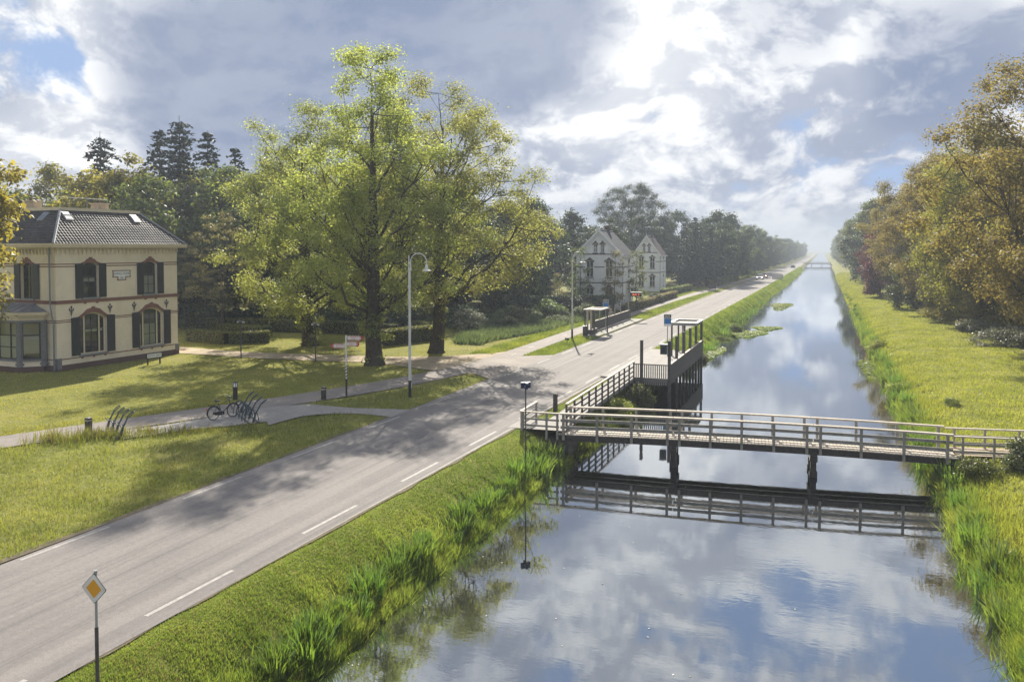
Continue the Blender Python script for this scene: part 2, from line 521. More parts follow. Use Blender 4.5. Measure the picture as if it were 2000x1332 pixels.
def gz(x, y):
    """height of the ground"""
    x = np.asarray(x, float); y = np.asarray(y, float)
    z = np.full(np.broadcast(x, y).shape, -0.03)
    z = z + 0.0 * x
    edge = xc(y) + 3.45
    wob = 0.28 * bumpy(y * 0.8, y * 0.31, 1.0, 3) + 0.14 * bumpy(y * 2.6, y * 1.1, 1.0, 7)
    wl = -11.05 + wob + np.where(y > 110, np.minimum((y - 110) * 0.010, 2.2), 0.0)
    u = np.clip((x - edge - 0.35) / np.maximum(wl - edge - 0.35, 0.5), 0, 1.6)
    left = -0.03 - 1.27 * np.minimum(u, 1) ** 1.35 - 0.9 * np.clip(u - 1, 0, 1)
    wr = 4.5 + 0.3 * bumpy(y * 0.5, y * 0.2, 1.0, 8) + 0.14 * bumpy(y * 2.1, y * 0.9, 1.0, 5)
    v = np.clip((x - wr) / 2.3, -0.6, 1)
    right = np.where(v > 0, -1.3 + 1.2 * (1 - (1 - np.clip(v, 0, 1)) ** 1.7), -1.3 + v * 1.2)
    right = right + np.clip((x - wr - 2.3) * 0.03, 0, 0.25) + 0.05 * bumpy(x, y, 0.8, 2)
    z = np.where(x > edge, left, z)
    z = np.where(x > -4, right, z)
    lawn = (x < -24)
    z = np.where(lawn, z + 0.02 * bumpy(x, y, 0.5, 5) - 0.01, z)
    return z


gx = np.concatenate([[-3000, -1200, -600, -300, -160, -110, -85, -70], np.arange(-62, -22, 0.7), np.arange(-22, -14.2, 0.6), np.arange(-14.2, -9.4, 0.24),
                     [-8.5, -7, -4.1, -3.9, 0, 2, 3], np.arange(3.4, 9.0, 0.28), np.arange(9, 14, 0.8), [16, 20, 26, 34, 50, 80, 160, 300, 600, 1200, 3000]])
gy = np.concatenate([[-300, -100, -40, -10], np.arange(2, 70, 0.7), np.arange(70, 200, 2.2), np.arange(200, 600, 14), [650, 720, 820, 1000, 1300, 1800, 2600, 4000]])
GX, GY = np.meshgrid(gx, gy)
GZ = gz(GX, GY)
nx, ny = len(gx), len(gy)
gv = np.stack([GX.ravel(), GY.ravel(), GZ.ravel()], 1)
ii = (np.arange(ny - 1)[:, None] * nx + np.arange(nx - 1)[None, :]).ravel()
gf = np.stack([ii, ii + 1, ii + nx + 1, ii + nx], 1)
me = bpy.data.meshes.new('ground')
me.from_pydata(gv.tolist(), [], gf.tolist())
me.polygons.foreach_set('use_smooth', [True] * len(me.polygons))

m, t = new_mat('turf')
co = t.n('ShaderNodeTexCoord').outputs['Object']
pr = t.n('ShaderNodeBsdfPrincipled')
a = t.mix(t.smooth(t.noise(co, 0.9, 6, 0.65), 0.35, 0.68), c4((0.15, 0.162, 0.04)), c4((0.225, 0.222, 0.055)))
a = t.mix(t.smooth(t.noise(co, 0.22, 5, 0.6), 0.50, 0.72), a, c4((0.255, 0.23, 0.078)))
a = t.mix(t.smooth(t.noise(co, 5.0, 4, 0.7), 0.56, 0.74), a, c4((0.085, 0.085, 0.03)))
a = t.mix(t.smooth(t.noise(co, 1.9, 6, 0.7), 0.60, 0.74), a, c4((0.235, 0.18, 0.085)))
a = t.mix(0.6, a, t.mix(t.noise(co, 16.0, 4, 0.7), (0, 0, 0, 1), (1, 1, 1, 1)), 'OVERLAY')
# wet earth at and under the water line
sx = t.n('ShaderNodeSeparateXYZ'); t.link(co, sx.inputs[0])
a = t.mix(t.smooth(t.math('ADD', sx.outputs[2], t.math('MULTIPLY', t.noise(co, 2.0, 3), 0.25)), -1.15, -0.95), c4((0.035, 0.028, 0.018)), a)
t.link(a, pr.inputs['Base Color'])
pr.inputs['Roughness'].default_value = 0.95
pr.inputs['Specular IOR Level'].default_value = 0.1
b = t.n('ShaderNodeBump'); b.inputs['Strength'].default_value = 1.0; b.inputs['Distance'].default_value = 0.06
t.link(t.noise(co, 9.0, 5, 0.7), b.inputs['Height']); t.link(b.outputs[0], pr.inputs['Normal'])
o = t.n('ShaderNodeOutputMaterial'); t.link(pr.outputs[0], o.inputs[0])
ground = tag(link_mesh('ground', me, 'turf'), kind='structure')

# canal water
m, t = new_mat('canal_water')
co = t.n('ShaderNodeTexCoord').outputs['Object']
mp = t.vmath('MULTIPLY', co, (0.8, 1.0, 1.0))
h = t.math('ADD', t.math('MULTIPLY', t.noise(mp, 2.2, 3, 0.5, 0.4), 0.6), t.math('MULTIPLY', t.noise(t.vmath('MULTIPLY', co, (0.35, 1.0, 1.0)), 9.0, 3, 0.55), 0.22))
bp = t.n('ShaderNodeBump'); bp.inputs['Strength'].default_value = 0.022; bp.inputs['Distance'].default_value = 0.10
ruff = t.smooth(t.noise(t.vmath('MULTIPLY', co, (0.5, 0.2, 1.0)), 0.35, 4, 0.6), 0.35, 0.7, 0.35, 2.0)
t.link(t.math('MULTIPLY', h, ruff), bp.inputs['Height'])
gl = t.n('ShaderNodeBsdfGlossy'); gl.inputs['Roughness'].default_value = 0.0
gl.inputs[0].default_value = (0.86, 0.90, 0.95, 1)
t.link(bp.outputs[0], gl.inputs['Normal'])
df = t.n('ShaderNodeBsdfDiffuse'); df.inputs[0].default_value = (0.012, 0.013, 0.012, 1)
lw = t.n('ShaderNodeFresnel'); lw.inputs[0].default_value = 1.9
t.link(bp.outputs[0], lw.inputs['Normal'])
mx = t.n('ShaderNodeMixShader')
t.link(t.math('MULTIPLY_ADD', lw.outputs[0], 1.0, 0.29, clamp=True), mx.inputs[0])
t.link(df.outputs[0], mx.inputs[1]); t.link(gl.outputs[0], mx.inputs[2])
o = t.n('ShaderNodeOutputMaterial'); t.link(mx.outputs[0], o.inputs[0])
WATER = -1.3
wb = B()
ys = [-300, -50, 0, 40, 100, 200, 500, 1200, 4000]
for i in range(len(ys) - 1):
    wb.add([(-13.4, ys[i], WATER), (8, ys[i], WATER), (8, ys[i + 1], WATER), (-13.4, ys[i + 1], WATER)], [(0, 1, 2, 3)])
tag(wb.build('canal_water', 'canal_water'), kind='structure')


def resample(pts, n):
    p = np.array(pts, float)
    d = np.concatenate([[0], np.cumsum(np.linalg.norm(np.diff(p, axis=0), axis=1))])
    s = np.linspace(0, d[-1], n)
    q = np.stack([np.interp(s, d, p[:, k]) for k in range(p.shape[1])], 1)
    for _ in range(max(1, n // 12) if n < 400 else 1):
        q[1:-1] = 0.25 * q[:-2] + 0.5 * q[1:-1] + 0.25 * q[2:]
    return q


def strip(name, A, Bp, z, mat, n=40, kind='structure', parent=None):
    a = resample(A, n); b = resample(Bp, n)
    vs = [(x, y, z) for x, y in a] + [(x, y, z) for x, y in b]
    fs = [(i, i + n, i + n + 1, i + 1) for i in range(n - 1)]
    bb = B().add(vs, fs)
    o = bb.build(name, mat, parent)
    for p in o.data.polygons:
        if p.normal.z < 0:
            p.flip()
    return tag(o, kind=kind) if kind else o


road_y = np.concatenate([np.arange(-40, 200, 4), np.arange(200, 1000, 25), np.arange(1000, 3001, 200)])
road = strip('road', [(xc(y) - ROAD_L, y) for y in road_y], [(xc(y) + ROAD_R, y) for y in road_y], 0.014, 'asphalt', n=160)
strip('road_edge_strip', [(xc(y) + ROAD_R - 0.02, y) for y in road_y if y < 600], [(xc(y) + ROAD_R + 0.15 + 0.05 * math.sin(y), y) for y in road_y if y < 600], 0.008, 'concrete', n=140)

PATH_FAR = [(-43.0, 8.0), (-38.5, 18.0), (-35.0, 26.9), (-33.5, 31.3), (-30.9, 35.7), (-28.9, 39.9), (-27.6, 42.4), (-26.5, 45.3), (-25.5, 48.8), (-24.5, 53.1), (-24.1, 58.4), (-24.6, 67.2), (-24.9, 78.4), (-24.9, 95), (-24.8, 113), (-24.4, 138), (-22.6, 185), (-20.6, 250), (-19.4, 320), (-18.2, 420)]
PATH_NEAR = [(-40.6, 7.0), (-36.2, 17.0), (-32.8, 25.4), (-31.5, 29.8), (-29.3, 33.6), (-27.0, 37.4), (-25.7, 39.9), (-24.4, 42.6), (-23.5, 45.3), (-22.3, 50.0), (-21.6, 54.4), (-22.2, 61.0), (-22.7, 67.0), (-22.8, 83), (-22.8, 98.5), (-22.7, 124), (-22.1, 150), (-20.4, 185), (-18.6, 250), (-17.6, 320), (-16.6, 420)]
cycle_path = strip('cycle_path', PATH_FAR, PATH_NEAR, 0.006, 'path_asphalt', n=120)
DRIVE_UP = [(-60.0, 58.6), (-54.0, 57.6), (-44.6, 56.4), (-37.3, 57.2), (-32.0, 57.9), (-28.6, 59.3), (-25.4, 62.6), (-23.5, 66.0)]
DRIVE_LO = [(-60.0, 54.4), (-48.6, 53.9), (-41.3, 53.5), (-36.0, 53.9), (-31.4, 54.6), (-27.2, 53.0), (-24.6, 52.0), (-21.4, 52.0)]
strip('gravel_drive', DRIVE_UP, DRIVE_LO, 0.001, 'gravel', n=50)
APRON_A = [(-28.2, 36.6), (-26.4, 38.6), (-25.0, 38.4), (-23.4, 38.4), (-20.3, 39.1)]
APRON_B = [(-25.0, 33.2), (-24.8, 35.6), (-23.9, 36.6), (-22.4, 37.2), (-20.3, 37.0)]
strip('path_link', APRON_A, APRON_B, 0.010, 'paving', n=24)
PAD_A = [(-31.0, 29.4), (-29.6, 31.8), (-28.9, 34.0), (-28.0, 36.8)]
PAD_B = [(-29.3, 28.5), (-27.9, 31.0), (-26.4, 32.7), (-25.3, 34.3)]
strip('bicycle_parking_pad', PAD_A, PAD_B, 0.0085, 'paving', n=16)
# junction of the drive with the road
strip('road_junction', [(-24.4, 54.0), (-23.6, 58.0), (-22.3, 62.0)], [(-20.15, 50.0), (-20.1, 56.0), (-20.1, 63.5)], 0.0115, 'path_asphalt', n=16)

ey = np.arange(4, 260, 0.5)
er = np.random.default_rng(6)
strip('road_edge_soil', [(xc(y) + ROAD_R + 0.05, y) for y in ey], [(xc(y) + ROAD_R + 0.24 + 0.16 * er.uniform(-1, 1), y) for y in ey], 0.004, 'soil', n=500)
strip('road_edge_soil', [(xc(y) - ROAD_L - 0.20 + 0.14 * er.uniform(-1, 1), y) for y in ey], [(xc(y) - ROAD_L + 0.05, y) for y in ey], 0.004, 'soil', n=500)

# lane and path markings: each dash a part
dash = B().box(-0.06, 0.06, 0, 2.95, 0, 0.004).mesh('dash')
for k in range(-3, 46):
    for side in (-1, 1):
        y0 = (16.25 if side < 0 else 14.75) + 6.0 * k
        xm = xc(y0 + 1.5) + (-2.95 if side < 0 else 2.93)
        ang = -math.atan2(xc(y0 + 3) - xc(y0), 3.0)
        d = link_mesh('lane_dash', dash, 'road_paint', road)
        d.location = (xm, y0, 0.0145); d.rotation_euler = (0, 0, ang)
pdash = B().box(-0.045, 0.045, 0, 1.5, 0, 0.004).mesh('path_dash')
mid = (resample(PATH_FAR, 400) + resample(PATH_NEAR, 400)) / 2
acc = 0.0; nxt = 0.0
for i in range(399):
    p, q = mid[i], mid[i + 1]
    L = math.hypot(*(q - p))
    if acc >= nxt and 8 < p[1] < 200:
        d = link_mesh('path_dash', pdash, 'road_paint', cycle_path)
        d.location = (p[0], p[1], 0.0065); d.rotation_euler = (0, 0, math.atan2(-(q - p)[0], (q - p)[1]))
        nxt = acc + 4.2
    acc += L

PATH_POLY = [tuple(p) for p in resample(PATH_FAR, 60)] + [tuple(p) for p in resample(PATH_NEAR, 60)[::-1]]
DRIVE_POLY = DRIVE_UP + DRIVE_LO[::-1]
APRON_POLY = APRON_A + APRON_B[::-1]
PAD_POLY = PAD_A + PAD_B[::-1]
JUNC_POLY = [(-24.4, 54.0), (-23.6, 58.0), (-22.3, 62.0), (-20.0, 63.5), (-20.0, 50.0)]


def on_hard(x, y, m=0.0):
    """True where a paved surface lies"""
    c = xc(y)
    r = (x > c - ROAD_L - 0.05 - m) & (x < c + ROAD_R + 0.12 + m)
    for poly in (PATH_POLY, APRON_POLY, PAD_POLY, JUNC_POLY):
        r |= inside(x, y, poly)
    return r

# ------------------------------------------------------------------ trees
def leaf_quads(c, nrm, size, rng):
    """leaf-shaped quads at c (N,3) facing nrm, size (N,)"""
    n = len(c)
    nrm = nrm / (np.linalg.norm(nrm, axis=1, keepdims=True) + 1e-9)
    r = rng.normal(size=(n, 3))
    t = np.cross(nrm, r); t /= (np.linalg.norm(t, axis=1, keepdims=True) + 1e-9)
    b = np.cross(nrm, t)
    s = size[:, None]
    fold = nrm * s * 0.14
    v = np.stack([c - t * s * 0.55, c + b * s * 0.36 + fold, c + t * s * 0.55, c - b * s * 0.36 + fold], 1)
    return v.reshape(-1, 3)


def clump_leaves(centres, radii, nleaf, size, rng, flat=0.65, up=0.8, out=0.7):
    """leaves spread through clumps, denser towards each clump's outside"""
    k = len(centres)
    w_ = radii ** 2; w_ = w_ / w_.sum()
    idx = rng.choice(k, nleaf, p=w_)
    d = rng.normal(size=(nleaf, 3)); d /= np.linalg.norm(d, axis=1, keepdims=True)
    rr = rng.uniform(0, 1, nleaf) ** 0.42
    rr *= 1 + 0.28 * rng.normal(size=nleaf)
    off = d * (rr * radii[idx])[:, None]
    off[:, 2] *= flat
    c = centres[idx] + off
    nrm = d * out + rng.normal(size=(nleaf, 3)) * 0.55
    nrm[:, 2] += up
    s = size * rng.uniform(0.65, 1.35, nleaf)
    return leaf_quads(c, nrm, s, rng)


def bez(p, q, r, n):
    t = np.linspace(0, 1, n)[:, None]
    return (1 - t) ** 2 * p + 2 * t * (1 - t) * q + t ** 2 * r


def tree_mesh(name, seed, H, base, Rc, prof, nclump, nleaf, leaf, cr, tr, nlimb=14, flat=0.65, extra=(), up=0.8, sides=7, lobes=0.2, twigs=True, top=0.82):
    """returns (trunk mesh, crown mesh); prof: [(t, r)] outline of the crown from its base to its top"""
    rng = np.random.default_rng(seed)
    pt = np.array([p[0] for p in prof]); pr_ = np.array([p[1] for p in prof])
    ph = rng.uniform(0, 6.28, 6)
    cs = []
    tries = 0
    mind = cr * 0.85
    while len(cs) < nclump and tries < nclump * 60:
        tries += 1
        t_ = rng.uniform(0, 1); rad = np.interp(t_, pt, pr_)
        if rng.uniform() > rad ** 1.3: continue
        az = rng.uniform(0, 6.283)
        lob = 1 + lobes * (math.sin(az * 2 + ph[0] + 4 * t_) + 0.7 * math.sin(az * 3 + ph[1] - 7 * t_) + 0.5 * math.sin(az * 5 + ph[2] + 9 * t_)) / 1.5
        rr = max(0.0, Rc * rad * lob - cr * 0.5) * rng.uniform(0, 1) ** 0.30
        p = np.array([rr * math.cos(az), rr * math.sin(az), base + t_ * (H - base - cr * 0.4)])
        if tries < nclump * 40 and cs and np.min(np.linalg.norm((np.array(cs) - p) * [1, 1, 1.3], axis=1)) < mind: continue
        cs.append(p)
    cs = np.array(cs)
    rad_c = cr * rng.uniform(0.7, 1.25, len(cs))
    # trunk
    bb = B()
    nseg = 9
    zt = np.linspace(0, H * top, nseg)
    wob = np.cumsum(rng.normal(0, 0.018 * H / nseg * 2, (nseg, 2)), axis=0); wob[0] = 0
    tpts = np.concatenate([wob, zt[:, None]], 1)
    trad = tr * np.clip(1 - zt / (H * top), 0.02, 1) ** 0.75
    trad[0] *= 1.0
    flare = [tpts[0] + [0, 0, -0.15], tpts[0] + [0, 0, 0.25], tpts[0] * 0.5 + tpts[1] * 0.5]
    bb.tube([Vector(p) for p in flare] + [Vector(p) for p in tpts[1:]], [tr * 1.55, tr * 1.15, tr * 0.97] + list(trad[1:]), sides + 2)

    def trunk_at(z):
        return np.array([np.interp(z, zt, tpts[:, 0]), np.interp(z, zt, tpts[:, 1]), z])
    # limbs: clumps gathered into nlimb groups
    cen = cs[rng.choice(len(cs), min(nlimb, len(cs)), replace=False)].copy()
    for _ in range(6):
        d = np.linalg.norm(cs[:, None] - cen[None], axis=2); who = d.argmin(1)
        for k in range(len(cen)):
            if (who == k).any(): cen[k] = cs[who == k].mean(0)
    for k in range(len(cen)):
        mem = cs[who == k]
        if not len(mem): continue
        c = cen[k]
        hd = math.hypot(c[0], c[1])
        za = min(max(c[2] - 0.75 * hd - 0.06 * H, base * 0.75 + 0.02 * H), H * 0.8)
        a = trunk_at(za)
        ctl = a * 0.45 + c * 0.55 + np.array([0, 0, -0.12 * hd])
        pts = bez(a, ctl, c, 7)
        pts[1:-1] += rng.normal(0, 0.03 * (hd + 1), (5, 3))
        r0 = tr * min(0.34, 0.10 + 0.03 * math.sqrt(len(mem)) + 0.007 * hd)
        r0 = min(r0, 0.75 * np.interp(za, zt, trad) + 0.02)
        bb.tube([Vector(p) for p in pts], list(np.linspace(r0, r0 * 0.32, 7)), max(5, sides - 2), cap=False)
        if twigs:
            for m_ in mem:
                j = rng.integers(3, 7)
                s = pts[min(j, 6)]
                if np.linalg.norm(m_ - s) < 0.4: continue
                q = bez(s, (s + m_) / 2 + np.array([0, 0, -0.10 * np.linalg.norm(m_ - s)]) + rng.normal(0, 0.1, 3), m_, 4)
                bb.tube([Vector(p) for p in q], list(np.linspace(r0 * 0.34, 0.018, 4)), 4, cap=False)
    trunk = bb.mesh(name + '_trunk', smooth=True)
    if len(extra):
        ex = np.array([e[:3] for e in extra]); er = np.array([e[3] for e in extra])
        cs = np.concatenate([cs, ex]); rad_c = np.concatenate([rad_c, er])
    crown = np_mesh(name + '_crown', clump_leaves(cs, rad_c, nleaf, leaf, rng, flat, up), 4)
    return trunk, crown


def tree(name, meshes, leaf, label, loc, rotz=0.0, scale=1.0, group=None, bark='bark', cat='tree'):
    t_ = thing(name, label, cat, loc, rotz, group)
    s = scale if hasattr(scale, '__len__') else (scale,) * 3
    t_.scale = s
    for nm, me_, mt in (('trunk', meshes[0], bark), ('crown', meshes[1], leaf)):
        o_ = link_mesh(nm, me_, None, t_)
        if not me_.materials:
            me_.materials.append(MATS[mt])
        o_.material_slots[0].link = 'OBJECT'
        o_.material_slots[0].material = MATS[mt]
    return t_


LIME = [(0, 0.55), (0.08, 0.85), (0.22, 1.0), (0.4, 0.95), (0.6, 0.78), (0.78, 0.62), (0.92, 0.44), (1.0, 0.2)]
ROUND = [(0, 0.45), (0.12, 0.8), (0.3, 1.0), (0.55, 0.96), (0.75, 0.78), (0.9, 0.5), (1.0, 0.2)]
TALL = [(0, 0.55), (0.15, 0.85), (0.4, 1.0), (0.65, 0.85), (0.85, 0.55), (1.0, 0.15)]
DOME = [(0, 0.9), (0.2, 1.0), (0.5, 0.92), (0.75, 0.7), (1.0, 0.2)]


def suckers(rng, n, z0, z1, r, s):
    out = []
    for _ in range(n):
        a_ = rng.uniform(0, 6.28); q = rng.uniform(0.5, 1) * r
        out.append((q * math.cos(a_), q * math.sin(a_), rng.uniform(z0, z1), s * rng.uniform(0.6, 1.2)))
    return out


rg = np.random.default_rng(5)
sk1 = suckers(rg, 26, 1.8, 5.5, 0.95, 0.55) + suckers(rg, 6, 0.2, 0.9, 0.8, 0.4)
sk2 = suckers(rg, 14, 3.4, 6.0, 1.3, 0.6) + suckers(rg, 8, 1.0, 4.0, 0.8, 0.4)
sk3 = suckers(rg, 26, 1.0, 5.5, 1.2, 0.6) + suckers(rg, 12, 0.1, 0.6, 1.1, 0.45)
LIME_TOP = [(0, 0.5), (0.08, 0.8), (0.25, 1.0), (0.45, 0.92), (0.65, 0.76), (0.82, 0.60), (0.94, 0.46), (1.0, 0.22)]
BROAD = [(0, 0.6), (0.1, 0.9), (0.25, 1.0), (0.5, 0.95), (0.7, 0.82), (0.86, 0.62), (0.95, 0.42), (1.0, 0.2)]
lime_a = tree_mesh('lime_a', 11, 23.8, 4.4, 7.2, LIME_TOP, 160, 60000, 0.165, 1.14, 0.62, 24, extra=sk1, lobes=0.30)
lime_b = tree_mesh('lime_b', 23, 22.7, 4.8, 9.0, BROAD, 200, 72000, 0.155, 1.16, 0.58, 24, extra=sk2, lobes=0.18)
lime_c = tree_mesh('lime_c', 37, 22.0, 3.2, 8.2, BROAD, 165, 62000, 0.17, 1.17, 0.6, 22, extra=sk3, lobes=0.22)
tree('lime_tree', lime_a, 'lime_leaf', 'tallest bright green tree, its bare lower trunk beside the white street lamp', (-30.9, 53.6, -0.04), 0.6)
tree('lime_tree', lime_b, 'lime_hazed', 'thinner leaved tall tree with a smooth dark trunk right of the tallest tree', (-29.8, 61.8, -0.04), 2.0)
tree('lime_tree', lime_c, 'lime_leaf', 'broad yellow green tree with leafy trunk nearest the villa', (-42.6, 62.5, -0.04), 4.0, (1.0, 1.0, 0.98))

# oaks on the far bank side
oak_a = tree_mesh('oak_a', 51, 22.0, 2.6, 8.6, ROUND, 175, 80000, 0.19, 1.35, 0.55, 22, lobes=0.28)
oak_b = tree_mesh('oak_b', 53, 20.0, 2.0, 8.0, TALL, 160, 74000, 0.19, 1.3, 0.5, 20, lobes=0.3)
# woodland trees, seen from farther away
wood_a = tree_mesh('wood_a', 61, 18.0, 2.5, 5.4, ROUND, 70, 11000, 0.40, 1.35, 0.34, 10, lobes=0.25)
wood_b = tree_mesh('wood_b', 63, 19.5, 4.0, 4.8, TALL, 60, 10000, 0.38, 1.3, 0.32, 10, lobes=0.3)
wood_c = tree_mesh('wood_c', 65, 17.0, 1.2, 5.6, DOME, 80, 12000, 0.42, 1.4, 0.34, 10, lobes=0.3)
sparse = tree_mesh('sparse', 71, 13.0, 2.4, 4.8, TALL, 90, 7000, 0.20, 0.75, 0.22, 16, flat=0.35, lobes=0.2)
upright = tree_mesh('upright', 73, 10.0, 1.0, 1.9, TALL, 44, 2400, 0.17, 0.6, 0.09, 9, lobes=0.2)
bush_a = tree_mesh('bush_a', 81, 3.2, 0.1, 2.2, DOME, 26, 4200, 0.22, 0.75, 0.08, 7, lobes=0.25)
bush_b = tree_mesh('bush_b', 83, 2.4, 0.05, 2.4, DOME, 26, 4200, 0.17, 0.7, 0.06, 7, lobes=0.3)
holly = tree_mesh('holly', 85, 8.5, 0.2, 3.4, DOME, 60, 12000, 0.26, 0.95, 0.15, 10, lobes=0.2)


def spruce_mesh(name, seed, H, Rb, n=11):
    rng = np.random.default_rng(seed)
    bb = B().tube([(0, 0, -0.1), (0, 0, H * 0.5), (0, 0, H)], [0.3, 0.17, 0.02], 7)
    vs = []
    z = H * 0.12
    while z < H * 0.985:
        f = 1 - z / H
        rad = Rb * f ** 0.62 * rng.uniform(0.6, 1.25)
        k = max(5, int(n * (0.5 + 0.5 * f)))
        a0 = rng.uniform(0, 6.28)
        for j in range(k):
            az = a0 + 6.283 * j / k + rng.normal(0, 0.12)
            L = rad * rng.uniform(0.35, 1.2)
            tip = np.array([L * math.cos(az), L * math.sin(az), z - 0.30 * L * rng.uniform(0.6, 1.3)])
            ctl = np.array([0.6 * L * math.cos(az), 0.6 * L * math.sin(az), z - 0.02 * L])
            root = np.array([0, 0, z])
            m_ = max(3, int(L * 5))
            pts = bez(root, ctl, tip, m_ + 1)[1:]
            if L > 0.8:
                bb.tube([Vector(root), Vector(ctl * 0.7 + root * 0.3), Vector(tip)], [0.035, 0.025, 0.008], 3, cap=False)
            for q in np.repeat(pts, 3, axis=0):
                vs.append(np.append(q + rng.normal(0, 0.12, 3) + [0, 0, -0.08], az))
        z += 0.62 * rng.uniform(0.7, 1.3)
    vs = np.array(vs)
    nrm = rng.normal(size=(len(vs), 3)) * 0.5; nrm[:, 2] += 0.8
    crown = np_mesh(name + '_crown', leaf_quads(vs[:, :3], nrm, rng.uniform(0.28, 0.55, len(vs)), rng), 4)
    return bb.mesh(name + '_trunk', smooth=True), crown


spruce_a = spruce_mesh('spruce_a', 91, 24.0, 6.0)
spruce_b = spruce_mesh('spruce_b', 93, 21.0, 5.2, 8)

rng = np.random.default_rng(77)
# --- far bank (right): oaks turning gold, copper beech, holly, dark trees
tree('oak_tree', oak_a, 'oak_leaf', 'huge golden oak filling the upper corner above the silvery shrub', (18.6, 80.0, 0.1), 0.4, (1.15, 1.15, 1.2))
tree('oak_tree', oak_b, 'oak_green', 'yellow green oak behind the big golden oak, top leaning over the bank', (16.2, 103.0, 0.1), 1.7, (1.05, 1.05, 1.12))
tree('oak_tree', oak_a, 'oak_leaf', 'brown tinged oak with dark limbs overhanging the holly bush', (15.0, 124.0, 0.1), 3.1, (0.95, 0.95, 1.0))
tree('oak_tree', oak_b, 'oak_leaf', 'golden oak low crown at the picture edge over the towpath', (21.5, 92.0, 0.1), 4.0, (1.0, 1.0, 1.05))
tree('oak_tree', oak_a, 'brown_leaf', 'brownish half bare oak behind the golden ones', (18.5, 146.0, 0.1), 5.0, (1.0, 1.0, 1.12))
tree('oak_tree', oak_b, 'oak_leaf', 'rust coloured oak above the purple beech', (13.6, 156.0, 0.1), 0.9, (0.85, 0.85, 0.98))
tree('holly_bush', holly, 'wood_leaf', 'dense glossy green bush at the foot of the golden oaks', (12.2, 130.0, 0.05), 0.3, (1.0, 1.0, 1.0))
tree('holly_bush', holly, 'oak_green', 'rounded bush of rusty green leaves between holly and silvery shrub', (14.8, 106.0, 0.05), 2.3, (1.0, 1.0, 0.8))
tree('holly_bush', holly, 'oak_leaf', 'rusty low foliage under the huge golden oak', (16.6, 97.0, 0.05), 3.3, (1.0, 1.0, 0.75))
tree('holly_bush', holly, 'oak_leaf', 'rusty foliage hanging at the foot of the oak with dark limbs', (14.2, 116.0, 0.05), 4.1, (0.9, 0.9, 0.75))
tree('copper_beech', oak_b, 'purple_leaf', 'dark purple leaved beech on the far bank', (10.2, 176.0, 0.05), 2.2, (0.5, 0.5, 0.72), cat='tree')
tree('copper_beech', holly, 'purple_leaf', 'low purple leaved beech bush beside the towpath', (9.6, 160.0, 0.05), 1.2, (0.95, 0.95, 1.0), cat='tree')
for i, (x, y, s) in enumerate([(14.6, 94.5, 1.0), (16.6, 89.0, 0.9), (14.9, 82.0, 1.05)]):
    tree('silver_shrub', bush_b, 'silver_leaf', ['low silvery shrub under the golden oaks, farthest along the towpath', 'low silvery shrub behind the two others beneath the golden oak', 'low silvery shrub at the picture edge by the towpath'][i], (x, y, 0.0), i * 2.0, (s, s, 0.75 * s), 'silvery shrubs by the towpath', cat='shrub')
k = 0
for y in np.concatenate([np.arange(205, 330, 13), np.arange(330, 900, 17)]):
    for row in range(2):
        x = 13.5 + row * 8 + rng.uniform(-1.5, 1.5) - (2.0 if y < 260 else 0)
        s = rng.uniform(0.95, 1.2)
        tree('bank_tree', (wood_a, wood_c, wood_b)[k % 3], 'wood_leaf' if k % 4 else 'dark_leaf', 'dark green tree in the row along the far bank, hazy with distance', (x, y + rng.uniform(-4, 4), 0), rng.uniform(0, 6), (s, s, s * rng.uniform(0.9, 1.15)), 'dark trees along the far bank', 'bark_far')
        k += 1
for y in np.arange(70, 200, 15):
    tree('bank_tree', (wood_a, wood_c)[k % 2], 'wood_leaf', 'shaded green tree deep behind the golden oaks', (30 + rng.uniform(-2, 6), y, 0), rng.uniform(0, 6), rng.uniform(1.0, 1.2), 'trees behind the golden oaks', 'bark_far'); k += 1

# --- avenue along the road, left side
for y in np.concatenate([np.arange(205, 420, 17), np.arange(420, 1100, 24)]):
    for row in range(2 if y < 400 else 1):
        x = xc(y) - (9.5 if row == 0 else 21) + rng.uniform(-1, 1)
        s = rng.uniform(0.8, 1.12) * (1.0 if y < 330 else 0.85)
        tree('roadside_tree', (wood_b, wood_a, wood_c)[k % 3], 'dark_leaf' if k % 3 else 'wood_leaf', 'roadside tree in the avenue that runs to the horizon beside the road' if row == 0 else 'tree of the second row behind the roadside avenue', (x, y + rng.uniform(-3, 3), 0), rng.uniform(0, 6), (s * 1.1, s * 1.1, s), 'avenue trees beside the road' if row == 0 else 'second row behind the avenue', 'bark_far')
        k += 1

